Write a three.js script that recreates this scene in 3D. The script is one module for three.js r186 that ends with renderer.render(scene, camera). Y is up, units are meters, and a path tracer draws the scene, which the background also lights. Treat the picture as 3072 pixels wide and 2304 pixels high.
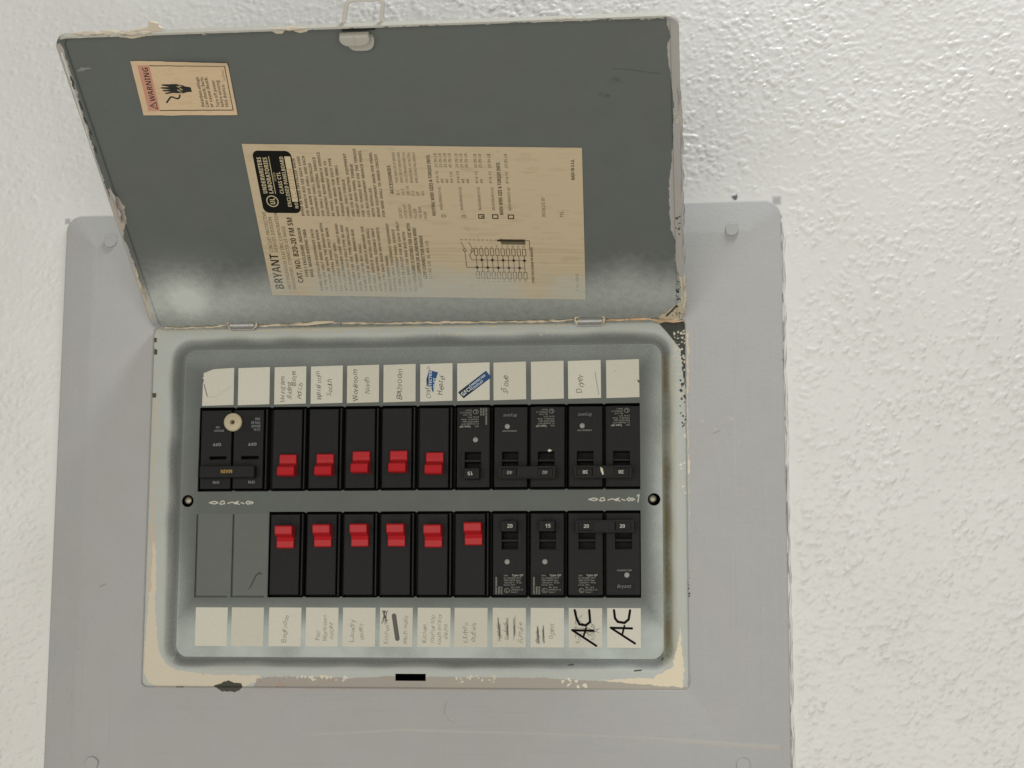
import * as THREE from 'three';
import { mergeGeometries, toCreasedNormals } from 'three/addons/utils/BufferGeometryUtils.js';
import { RoundedBoxGeometry } from 'three/addons/geometries/RoundedBoxGeometry.js';
import { RectAreaLightUniformsLib } from 'three/addons/lights/RectAreaLightUniformsLib.js';
import { createNoise2D } from 'simplex-noise';

// ---------------------------------------------------------------- camera, light, exposure
const IN = 0.0254;                                   // everything below is laid out in inches and stored in metres
const scene = new THREE.Scene();
const FOCAL = 5187.5;                                // in pixels of the 3072 x 2304 photograph
const camera = new THREE.PerspectiveCamera(2 * Math.atan(1152 / FOCAL) * 180 / Math.PI, 4 / 3, 0.05, 30);
const EYE = new THREE.Vector3(13.4996, -2.7434, 45.0194);
camera.rotation.set(0.148565, 0.108584, 0.004001, 'YXZ');
camera.position.copy(EYE).multiplyScalar(IN);
scene.background = new THREE.Color().setRGB(0.24, 0.236, 0.228);

RectAreaLightUniformsLib.init();
function areaLight(color, intensity, w, h, [x, y, z], [tx, ty, tz]) {
  const l = new THREE.RectAreaLight(color, intensity, w, h);
  l.position.set(x, y, z); l.lookAt(tx, ty, tz); l.castShadow = true; scene.add(l);
  return l;
}
// a ceiling lamp above and to the right of the panel, and an added soft fill standing in for the unseen room's light
areaLight(new THREE.Color().setRGB(0.95, 0.99, 1.04), 31, 0.60, 0.16, [0.58, 1.18, 0.25], [0.45, 0.0, 0.05]);
areaLight(new THREE.Color().setRGB(1.0, 0.96, 0.89), 1.72, 3.2, 2.0, [0.18, -0.45, 2.1], [0.15, 0.05, 0]);

const renderer = new THREE.WebGLRenderer({ antialias: true });
renderer.toneMapping = THREE.LinearToneMapping;
renderer.toneMappingExposure = 0.95;
renderer.shadowMap.enabled = true;

// ---------------------------------------------------------------- helpers
let seed = 7;
const rnd = () => { seed = (seed * 1664525 + 1013904223) >>> 0; return seed / 4294967296; };
const noiseA = createNoise2D(rnd), noiseB = createNoise2D(rnd), noiseC = createNoise2D(rnd);
const clamp = (v, a = 0, b = 1) => Math.min(b, Math.max(a, v));
const smooth = (a, b, v) => { const t = clamp((v - a) / (b - a)); return t * t * (3 - 2 * t); };
const DOOR_TURN = 0.975116;                          // the door's angle away from the wall, hinged along its lower edge
const X0 = -1.2308, X1 = 13.1646, Y0 = -3.9178, Y1 = 5.7030;   // the opening of the cover
const TX0 = -3.8802, TX1 = 15.7231, TY0 = -7.15, TY1 = 8.9203; // the cover's outline
const WALL_Z = -0.30, LEDGE_Z = -0.08, FACE_Z = -0.45;
const DOOR_LEN = 9.677;

function ray(u, v) { return new THREE.Vector3((u - 1536) / FOCAL, (1152 - v) / FOCAL, -1).applyEuler(camera.rotation); }
function at(u, v, z = 0) { const d = ray(u, v), k = (z - EYE.z) / d.z; return [EYE.x + d.x * k, EYE.y + d.y * k]; }
function onDoor(u, v, n = 0) {                       // pixel -> [x, distance from the hinge] on the door's inside
  const d = ray(u, v), c = Math.cos(DOOR_TURN), s = Math.sin(DOOR_TURN);
  const k = (n - (-(EYE.y - Y1) * s + EYE.z * c)) / (-d.y * s + d.z * c);
  const y = EYE.y + d.y * k - Y1, z = EYE.z + d.z * k;
  return [EYE.x + d.x * k, y * c + z * s];
}
const toMetres = (g) => g.scale(IN, IN, IN);
const names = new Map();
function numbered(name) { const n = names.get(name) || 0; names.set(name, n + 1); return n ? name + '_' + String(n).padStart(3, '0') : name; }
function mesh(name, geometry, material, parent) {    // geometry in inches
  const m = new THREE.Mesh(toMetres(geometry), material);
  m.name = name; m.castShadow = m.receiveShadow = true; parent.add(m);
  return m;
}
function put(o, x, y, z) { o.position.set(x * IN, y * IN, z * IN); return o; }
const merged = (list) => mergeGeometries(list.map((g) => { const n = g.index ? g.toNonIndexed() : g; for (const k of Object.keys(n.attributes)) if (!['position', 'normal', 'uv'].includes(k)) n.deleteAttribute(k); return n; }));
const box = (x0, y0, z0, x1, y1, z1, r = 0) => (r ? new RoundedBoxGeometry(x1 - x0, y1 - y0, z1 - z0, 2, r) : new THREE.BoxGeometry(x1 - x0, y1 - y0, z1 - z0)).translate((x0 + x1) / 2, (y0 + y1) / 2, (z0 + z1) / 2);
function roundRect(x0, y0, x1, y1, r, z, n = 8) {    // a loop of points, counter-clockwise
  const p = [];
  for (const [cx, cy, a] of [[x1 - r, y1 - r, 0], [x0 + r, y1 - r, 1], [x0 + r, y0 + r, 2], [x1 - r, y0 + r, 3]])
    for (let i = 0; i <= n; i++) { const t = (a + i / n) * Math.PI / 2; p.push([cx + r * Math.cos(t), cy + r * Math.sin(t), z]); }
  return p;
}
function strip(loops, rect, crease = 0.5) {          // skin between loops of equal length, texture laid flat over rect
  const pos = [], uv = [];
  const put3 = (p) => { pos.push(...p); uv.push((p[0] - rect[0]) / (rect[2] - rect[0]), (p[1] - rect[1]) / (rect[3] - rect[1])); };
  for (let k = 0; k + 1 < loops.length; k++) {
    const a = loops[k], b = loops[k + 1], n = a.length;
    for (let i = 0; i < n; i++) { const j = (i + 1) % n; [a[i], a[j], b[j], a[i], b[j], b[i]].forEach(put3); }
  }
  const g = new THREE.BufferGeometry();
  g.setAttribute('position', new THREE.Float32BufferAttribute(pos, 3)); g.setAttribute('uv', new THREE.Float32BufferAttribute(uv, 2));
  g.computeVertexNormals();
  return toCreasedNormals(g, crease);
}
function flatUv(g, rect) {
  const p = g.attributes.position, uv = new Float32Array(p.count * 2);
  for (let i = 0; i < p.count; i++) { uv[2 * i] = (p.getX(i) - rect[0]) / (rect[2] - rect[0]); uv[2 * i + 1] = (p.getY(i) - rect[1]) / (rect[3] - rect[1]); }
  g.setAttribute('uv', new THREE.BufferAttribute(uv, 2));
  return g;
}
function shapeOf(points, holes = []) {
  const s = new THREE.Shape(points.map(([x, y]) => new THREE.Vector2(x, y)));
  for (const h of holes) s.holes.push(new THREE.Path(h.map(([x, y]) => new THREE.Vector2(x, y))));
  return s;
}
const rect4 = (x0, y0, x1, y1) => [[x0, y0], [x1, y0], [x1, y1], [x0, y1]];
const circle = (x, y, r, n = 28) => Array.from({ length: n }, (_, i) => [x + r * Math.cos(i / n * 2 * Math.PI), y + r * Math.sin(i / n * 2 * Math.PI)]);
function slab(shape, z0, z1, bevel = 0) {            // a flat plate between z0 and z1
  const g = new THREE.ExtrudeGeometry(shape, { depth: z1 - z0 - bevel, bevelEnabled: bevel > 0, bevelThickness: bevel, bevelSize: bevel, bevelOffset: -bevel, bevelSegments: 2, curveSegments: 10 });
  return g.translate(0, 0, z0);
}
function quad(corners, uvRect) {                     // corners in reading order: top left, top right, bottom right, bottom left
  const g = new THREE.BufferGeometry(), [a, b, c, d] = corners, [u0, v0, u1, v1] = uvRect;
  g.setAttribute('position', new THREE.Float32BufferAttribute([...a, ...d, ...c, ...a, ...c, ...b], 3));
  g.setAttribute('uv', new THREE.Float32BufferAttribute([u0, v1, u0, v0, u1, v0, u0, v1, u1, v0, u1, v1], 2));
  g.computeVertexNormals();
  return g;
}
function crust(points, radius, sides = 7, seedAt = 0, pace = 1) { // an uneven bead of dried paint along a line
  const curve = new THREE.CatmullRomCurve3(points.map((p) => new THREE.Vector3(...p))), n = Math.max(12, Math.round(curve.getLength() * 14));
  const g = new THREE.TubeGeometry(curve, n, 1, sides, false), p = g.attributes.position, nn = g.attributes.normal;
  for (let i = 0; i < p.count; i++) {
    const k = Math.floor(i / (sides + 1)), a = i % (sides + 1) % sides;
    const r = radius * clamp(0.55 + 0.75 * noiseA(k * 0.17 * pace + seedAt, a * 0.6) + 0.4 * pace * noiseB(k * 0.6 * pace, a + seedAt), 0.08, 2) * Math.min(1, k / 4 + 0.1, (n - k) / 4 + 0.1);
    p.setXYZ(i, p.getX(i) - nn.getX(i) * (1 - r), p.getY(i) - nn.getY(i) * (1 - r), p.getZ(i) - nn.getZ(i) * (1 - r) * 1);
  }
  g.computeVertexNormals();
  return g;
}

// ---------------------------------------------------------------- textures
function newCanvas(w, h) { const c = document.createElement('canvas'); c.width = w; c.height = h; return c; }
function asTexture(c) { const t = new THREE.CanvasTexture(c); t.colorSpace = THREE.SRGBColorSpace; t.anisotropy = 8; return t; }
function dataMap(size, f) {                          // tileable grey map
  const d = new Uint8Array(size * size * 4);
  for (let y = 0; y < size; y++) for (let x = 0; x < size; x++) { const v = clamp(f(x / size, y / size)) * 255, k = 4 * (y * size + x); d[k] = d[k + 1] = d[k + 2] = v; d[k + 3] = 255; }
  const t = new THREE.DataTexture(d, size, size); t.wrapS = t.wrapT = THREE.RepeatWrapping; t.magFilter = THREE.LinearFilter; t.minFilter = THREE.LinearMipmapLinearFilter; t.generateMipmaps = true; t.needsUpdate = true;
  return t;
}
function tileNoise(noise, x, y, f) {                 // noise that repeats over the unit square
  const wx = smooth(0, 1, x), wy = smooth(0, 1, y), n = (a, b) => noise((x + a) * f, (y + b) * f);
  return (n(0, 0) * (1 - wx) + n(-1, 0) * wx) * (1 - wy) + (n(0, -1) * (1 - wx) + n(-1, -1) * wx) * wy;
}
const fineGrain = dataMap(512, (x, y) => 0.5 + 0.24 * tileNoise(noiseA, x, y, 24) + 0.2 * tileNoise(noiseB, x, y, 60) + 0.12 * tileNoise(noiseC, x, y, 120));
const patches = dataMap(512, (x, y) => 0.5 + 0.3 * tileNoise(noiseB, x, y, 5) + 0.18 * tileNoise(noiseC, x, y, 17) + 0.1 * tileNoise(noiseA, x, y, 60));
const copyOf = (t, rx, ry) => { const c = t.clone(); c.repeat.set(rx, ry); c.needsUpdate = true; return c; };

class Sheet {                                        // a painted surface seen as a flat drawing over a rectangle in inches
  constructor(w, rect, pick, base) {
    this.rect = rect; this.w = w; this.h = Math.round(w * (rect[3] - rect[1]) / (rect[2] - rect[0]));
    this.canvas = newCanvas(this.w, this.h); this.g = this.canvas.getContext('2d'); this.pick = pick;
    this.g.fillStyle = base; this.g.fillRect(0, 0, this.w, this.h);
  }
  xy([x, y]) { const r = this.rect; return [(x - r[0]) / (r[2] - r[0]) * this.w, (r[3] - y) / (r[3] - r[1]) * this.h]; }
  px(u, v) { return this.xy(this.pick(u, v)); }
  get perInch() { return this.w / (this.rect[2] - this.rect[0]); }
  ragged(points, color, rough = 3, step = 6) {       // a patch with an uneven outline, given in photo pixels
    const p = points.map(([u, v]) => this.px(u, v)), g = this.g;
    g.fillStyle = color; g.beginPath();
    p.forEach((a, i) => {
      const b = p[(i + 1) % p.length], n = Math.max(1, Math.round(Math.hypot(b[0] - a[0], b[1] - a[1]) / step));
      for (let k = 0; k < n; k++) {
        const t = k / n, x = a[0] + (b[0] - a[0]) * t, y = a[1] + (b[1] - a[1]) * t, j = rough * (0.7 * noiseA(x * 0.02, y * 0.02) + 0.6 * noiseB(x * 0.08, y * 0.08) + 0.5 * (rnd() - 0.5));
        i + k === 0 ? g.moveTo(x + j, y + j) : g.lineTo(x + j, y + j * 0.9);
      }
    });
    g.closePath(); g.fill();
  }
  band(points, width, color, rough = 0.5) {          // a ragged streak along a line of photo pixels, width in photo pixels
    const up = points.map(([u, v], i) => { const a = points[Math.max(0, i - 1)], b = points[Math.min(points.length - 1, i + 1)], l = Math.hypot(b[0] - a[0], b[1] - a[1]) || 1; return [-(b[1] - a[1]) / l, (b[0] - a[0]) / l]; });
    const w = Array.isArray(width) ? width : points.map(() => width);
    const s1 = points.map(([u, v], i) => [u + up[i][0] * w[i] / 2, v + up[i][1] * w[i] / 2]), s2 = points.map(([u, v], i) => [u - up[i][0] * w[i] / 2, v - up[i][1] * w[i] / 2]).reverse();
    this.ragged([...s1, ...s2], color, rough * this.perInch / 110 * 4);
  }
  specks(u0, v0, u1, v1, n, size, color) { const g = this.g; g.fillStyle = color; for (let i = 0; i < n; i++) { const [x, y] = this.px(u0 + (u1 - u0) * rnd(), v0 + (v1 - v0) * rnd()), s = size * this.perInch / 110 * (0.4 + rnd()); const t0 = rnd() * 6.28, sq = 0.45 + rnd() * 0.8; g.beginPath(); for (let k = 0; k < 7; k++) { const a = k / 7 * 6.283, q = s * (0.45 + rnd() * 0.9), ax = q * Math.cos(a), ay = q * sq * Math.sin(a); g.lineTo(x + ax * Math.cos(t0) - ay * Math.sin(t0), y + ax * Math.sin(t0) + ay * Math.cos(t0)); } g.closePath(); g.fill(); } }
  line(points, width, color) { const g = this.g; g.strokeStyle = color; g.lineWidth = width * this.perInch / 110; g.lineCap = 'round'; g.lineJoin = 'round'; g.beginPath(); points.forEach(([u, v], i) => { const [x, y] = this.px(u, v); i ? g.lineTo(x, y) : g.moveTo(x, y); }); g.stroke(); }
  mist(list) {                                       // droplets of sprayed paint: [r, g, b, cover(x, y)] with x, y in inches
    const im = this.g.getImageData(0, 0, this.w, this.h), d = im.data, r = this.rect, sx = (r[2] - r[0]) / this.w, sy = (r[3] - r[1]) / this.h;
    for (let j = 0; j < this.h; j++) for (let i = 0; i < this.w; i++) {
      const x = r[0] + (i + 0.5) * sx, y = r[3] - (j + 0.5) * sy, k = 4 * (j * this.w + i);
      for (const [cr, cg, cb, cover] of list) {
        const c = cover(x, y); if (c <= 0.01) continue;
        const grain = 0.14 * noiseC(x * 46, y * 46) + (rnd() - 0.5) * 1.1;
        const a = clamp(c + grain * 1.6 * c * (1 - c));
        d[k] += (cr - d[k]) * a; d[k + 1] += (cg - d[k + 1]) * a; d[k + 2] += (cb - d[k + 2]) * a;
      }
    }
    this.g.putImageData(im, 0, 0);
  }
  grain(amount, blot) {
    const im = this.g.getImageData(0, 0, this.w, this.h), d = im.data, k = 1 / this.perInch;
    for (let j = 0; j < this.h; j++) for (let i = 0; i < this.w; i++) {
      const q = 4 * (j * this.w + i), x = i * k, y = j * k, n = amount * (rnd() - 0.5) * 2 + blot * (0.6 * noiseA(x * 0.7, y * 0.7) + 0.4 * noiseB(x * 2.3, y * 2.3)), t = blot * 0.35 * noiseC(x * 0.5 + 9, y * 0.5);
      d[q] += n + t; d[q + 1] += n; d[q + 2] += n - t;
    }
    this.g.putImageData(im, 0, 0);
  }
}

// ---------------------------------------------------------------- the wall
const wallMaterial = new THREE.MeshPhysicalMaterial({ color: 0xffffff, vertexColors: true, roughness: 0.25, specularIntensity: 1 });
{
  const axis = (lo, hi, step, far) => { const a = []; for (let v = lo; v <= hi; v += step) a.push(v); let s = step; while (a[0] > lo - far) { s *= 1.16; a.unshift(a[0] - s); } s = step; while (a[a.length - 1] < hi + far) { s *= 1.16; a.push(a[a.length - 1] + s); } return a; };
  const ST = 0.031, xs = axis(-6.6, 23.8, ST, 40), ys = axis(-8, 15, ST, 30), nx = xs.length, ny = ys.length;
  const pos = new Float32Array(nx * ny * 3), col = new Float32Array(nx * ny * 3), dabs = new Float32Array(nx * ny);
  const ix = xs.findIndex((v) => v >= -6.6 - 1e-6), iy = ys.findIndex((v) => v >= -8 - 1e-6);
  for (let q = 0; q < 44000; q++) {                  // rolled and dabbed paint: thousands of small domes and short ridges
    const x = -8 + rnd() * 33, y = -9 + rnd() * 25, clump = noiseA(x * 0.45 + 80, y * 0.45);
    if (rnd() > 0.62 + 0.45 * clump) continue;
    const small = rnd(), rx = 0.040 + 0.065 * small * small, ry = rx * (0.6 + 0.5 * rnd()), hgt = (0.35 + 0.65 * rnd()) * (0.6 + rx * 4), lx = rnd() < 0.10 ? 2.2 : 1 + 0.4 * rnd(), ang = (rnd() - 0.5) * 1.5, ca = Math.cos(ang), sa = Math.sin(ang);
    const R = rx * lx * 1.2, i0 = Math.max(0, ix + Math.floor((x - R + 6.6) / ST)), i1 = Math.min(nx - 1, ix + Math.ceil((x + R + 6.6) / ST)), j0 = Math.max(0, iy + Math.floor((y - R + 8) / ST)), j1 = Math.min(ny - 1, iy + Math.ceil((y + R + 8) / ST));
    for (let j = j0; j <= j1; j++) for (let i = i0; i <= i1; i++) {
      const dx = xs[i] - x, dy = ys[j] - y, a = (dx * ca + dy * sa) / (rx * lx), b = (-dx * sa + dy * ca) / ry, d = a * a + b * b;
      if (d < 1) { const k = j * nx + i, v = hgt * Math.min(1, (1 - d) * 1.7) * (1 - 0.25 * d); dabs[k] = Math.max(dabs[k], v) + 0.15 * Math.min(dabs[k], v); }
    }
  }
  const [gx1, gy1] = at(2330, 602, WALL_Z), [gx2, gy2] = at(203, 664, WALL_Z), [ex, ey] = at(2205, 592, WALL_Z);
  for (let j = 0; j < ny; j++) for (let i = 0; i < nx; i++) {
    const x = xs[i], y = ys[j], k = 3 * (j * nx + i);
    let h = dabs[j * nx + i] + 0.3 * (1 - Math.abs(noiseB(x * 2.3, y * 2.7))) ** 3 + 0.16 * noiseA(x * 5.2, y * 5.8) + 0.12 * noiseC(x * 11, y * 11);
    h *= 0.85 + 0.3 * noiseC(x * 0.28, y * 0.28);
    const left = smooth(5, -1, x);                   // the relief is shallower to the left of the panel
    const inside = Math.max(TX0 - x, x - TX1, TY0 - y, y - TY1);
    const amp = 0.032 * (1 - 0.5 * left) * smooth(0.0, 0.35, inside);
    const slow = 0.05 * noiseA(x * 0.12, y * 0.12);
    pos[k] = x * IN; pos[k + 1] = y * IN; pos[k + 2] = (WALL_Z + h * amp + slow * smooth(0.3, 2.5, inside)) * IN;
    const t = 0.012 * noiseB(x * 0.3, y * 0.3) + 0.008 * noiseC(x * 1.7, y * 1.7);
    let r = 0.755 + t, g = 0.75 + t, b = 0.71 + t;
    // grey filler showing at the corners of the old plate, chipped gaps and contact shadow painted dark along the cover's edge, fly specks low on the left
    const grey = Math.max(smooth(0.16, 0.06, Math.max(Math.abs(x - gx1), Math.abs(y - gy1))), smooth(0.10, 0.05, Math.max(Math.abs(x - gx2), Math.abs(y - gy2))));
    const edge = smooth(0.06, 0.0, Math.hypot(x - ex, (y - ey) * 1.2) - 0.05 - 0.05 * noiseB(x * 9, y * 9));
    const gapShade = smooth(0.06, 0.0, Math.abs(x - TX1)) * smooth(0.02, 0.22, noiseA(1.5, y * 0.9) * 0.5 + 0.3 * noiseB(4.5, y * 3.2)) * (y < TY1 ? 1 : 0);
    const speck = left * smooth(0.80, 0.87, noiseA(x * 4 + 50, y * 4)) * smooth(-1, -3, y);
    const dark = Math.max(edge * 0.85, gapShade * 0.75, speck * 0.2, grey * 0.42);
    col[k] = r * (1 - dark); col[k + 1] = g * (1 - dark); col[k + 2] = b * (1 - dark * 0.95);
  }
  const index = [];
  for (let j = 0; j + 1 < ny; j++) for (let i = 0; i + 1 < nx; i++) {
    if (xs[i] > TX0 + 0.8 && xs[i + 1] < TX1 - 0.8 && ys[j] > TY0 + 0.8 && ys[j + 1] < TY1 - 0.8) continue;   // the recess cut for the panel's box
    const a = j * nx + i; index.push(a, a + 1, a + nx + 1, a, a + nx + 1, a + nx);
  }
  const g = new THREE.BufferGeometry();
  g.setAttribute('position', new THREE.BufferAttribute(pos, 3)); g.setAttribute('color', new THREE.BufferAttribute(col, 3)); g.setIndex(index);
  g.computeVertexNormals();
  const wall = new THREE.Mesh(g, wallMaterial);
  wall.name = 'wall'; wall.userData = { label: 'off-white plaster wall with a stippled paint texture', category: 'wall', kind: 'structure' };
  wall.castShadow = wall.receiveShadow = true; scene.add(wall);
}

// ---------------------------------------------------------------- the panel: box, cover, dead front
const panel = new THREE.Group(); panel.name = 'electrical_panel';
panel.userData = { label: 'grey painted electrical breaker panel set in the wall with its door open', category: 'breaker panel' };
scene.add(panel);
const GREY = '#6b6f6b', PAINT = '#b3b3b0';

{ // the box in the wall
  const m = new THREE.MeshStandardMaterial({ color: new THREE.Color().setRGB(0.03, 0.03, 0.03), roughness: 0.8 });
  const L = roundRect(TX0 + 1, TY0 + 1, TX1 - 1, TY1 - 1, 0.05, 0, 2), D = (z) => L.map(([x, y]) => [x, y, z]);
  const pan = strip([D(-0.32), D(-3.6), L.map(() => [5.9, 0.9, -3.6])], [0, 0, 1, 1]);
  mesh('enclosure', pan, m, panel);
}

{ // the cover: a bevelled steel trim, brushed over with grey wall paint
  const rect = [TX0 - 0.05, TY0 - 0.05, TX1 + 0.05, TY1 + 0.05];
  const s = new Sheet(2048, rect, (u, v) => at(u, v, 0), PAINT);
  s.grain(2.5, 1.6);
  for (let i = 0; i < 420; i++) { const x = rnd() * s.w, y = rnd() * s.h, l = 30 + rnd() * 240, v = rnd() < 0.5; s.g.strokeStyle = rnd() < 0.5 ? 'rgba(215,214,208,0.10)' : 'rgba(120,120,116,0.09)'; s.g.lineWidth = 0.8 + rnd() * 1.6; s.g.beginPath(); s.g.moveTo(x, y); const side = x < s.w * 0.13 || x > s.w * 0.87; side ? s.g.lineTo(x + rnd() * 6 - 3, y + l) : s.g.lineTo(x + l, y + rnd() * 6 - 3); s.g.stroke(); }   // brush strokes
  // scuffs, drips and rub marks
  s.specks(2100, 1240, 2240, 1340, 10, 5, 'rgba(206,201,188,0.35)');
  s.band([[900, 2205], [1200, 2190], [1600, 2200], [2000, 2216], [2340, 2240]], [3, 8, 5, 6, 9], 'rgba(205,200,186,0.28)');
  s.band([[1990, 2222], [2345, 2248]], [4, 10], 'rgba(206,186,172,0.25)');
  s.line([[2140, 1300], [2160, 1292]], 3, 'rgba(120,118,110,0.4)');
  s.specks(150, 1700, 430, 2290, 26, 2.2, 'rgba(120,118,108,0.28)');
  s.specks(2080, 700, 2340, 2290, 22, 2.0, 'rgba(130,128,118,0.3)');
  // chips at the edge of the opening: old dark enamel, cream and pinkish layers of house paint
  s.ragged([[640, 2058], [665, 2053], [683, 2044], [700, 2050], [724, 2053], [727, 2064], [708, 2073], [668, 2076]], '#4f5046', 4);
  s.ragged([[527, 2057], [550, 2052], [552, 2060], [528, 2063]], '#5a5b50', 2);
  s.band([[760, 2074], [900, 2070], [1180, 2070], [1500, 2072]], [2, 6, 3, 4], 'rgba(190,172,160,0.55)', 1);
  for (const [u, v, w] of [[2040, 640, 8], [2044, 700, 6], [2038, 660, 5]]) s.specks(u - 4, v - 12, u + 4, v + 12, 3, w * 0.5, '#4b4c45');
  s.band([[2060, 1170], [2066, 1400], [2068, 1600]], [3, 2, 1], 'rgba(222,206,180,0.8)', 0.8);
  s.band([[2063, 1000], [2064, 1100], [2064, 1180]], [6, 5, 3], '#d9c7ac', 0.8);
  s.band([[2066, 1380], [2066, 1420]], 6, '#dfd6c0', 0.6); s.specks(2062, 1690, 2070, 1790, 14, 2.6, '#57584d');
  s.specks(2350, 700, 2360, 1100, 12, 3, '#6d6d69');
  s.line([[300, 1760], [316, 1752]], 3, 'rgba(105,103,92,0.4)');
  const m = new THREE.MeshPhysicalMaterial({ map: asTexture(s.canvas), roughness: 0.5, bumpMap: copyOf(fineGrain, 5, 4.1), bumpScale: 0.00014, specularIntensity: 0.4 });
  const R = (inset, z, r) => roundRect(TX0 + inset, TY0 + inset, TX1 - inset, TY1 - inset, r, z);
  const H = (grow, z, r) => roundRect(X0 - grow, Y0 - grow, X1 + grow, Y1 + grow, r, z);
  const g = strip([R(0, WALL_Z - 0.03, 0.42), R(0, -0.235, 0.42), R(0.03, -0.205, 0.4), R(0.82, -0.012, 0.05), R(0.94, 0, 0.03), H(0.06, 0, 0.2), H(0.025, -0.008, 0.17), H(0.0, -0.035, 0.15), H(0, LEDGE_Z - 0.05, 0.15)], rect, 0.42);
  const cover = mesh('trim_cover', g, m, panel);
  const plain = new THREE.MeshPhysicalMaterial({ color: PAINT, roughness: 0.5, specularIntensity: 0.6 });
  // slotted screws painted over with the cover
  for (const [u, v, turn] of [[2196, 688, 0.75], [331, 724, -0.6], [275, 2290, 0.3], [2230, 2296, 1.2]]) {
    const [x, y] = at(u, v, 0.02);
    const head = new THREE.Shape(circle(0, 0, 0.175, 40).map(([a, b]) => new THREE.Vector2(a, b)));
    head.holes.push(new THREE.Path(rect4(-0.16, -0.026, 0.16, 0.026).map(([a, b]) => new THREE.Vector2(a, b))));
    const h = merged([slab(head, -0.02, 0.065, 0.02), new THREE.CylinderGeometry(0.16, 0.16, 0.02, 24).rotateX(Math.PI / 2).translate(0, 0, -0.012)]);
    put(mesh('screw', h, plain, panel), x, y, -0.004).rotation.z = turn;
  }
  // a rough bead of wall paint bridging the joint with the wall
  const joint = new THREE.MeshPhysicalMaterial({ color: new THREE.Color().setRGB(0.72, 0.71, 0.66), roughness: 0.4 });
  for (const [a, b, q] of [[-7.0, -4.1, 2], [-4.3, -1.2, 5], [-1.3, 2.2, 11], [2.0, 5.6, 17], [5.5, 8.3, 23]]) { const pts = []; for (let y = a; y <= b; y += 0.3) pts.push([TX1 + 0.06 + 0.03 * noiseA(y, q), y, WALL_Z + 0.02]); mesh('paint_bead', crust(pts, 0.04, 7, q, 0.45), joint, cover); }
  // two half-round ridges of paint left by something taken off the cover
  const arc = (u, v, r, a0, a1) => { const [x, y] = at(u, v, 0); const pts = []; for (let i = 0; i <= 10; i++) { const a = a0 + (a1 - a0) * i / 10; pts.push([x + r * Math.cos(a), y + r * Math.sin(a), 0.001]); } return pts; };
  mesh('paint_ridge', crust(arc(1375, 2128, 0.36, 1.9, 4.5), 0.017, 7, 3), plain, cover);
  mesh('paint_ridge', crust(arc(2050, 2034, 0.2, -1.2, 0.6), 0.014, 7, 9), plain, cover);
}

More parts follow.
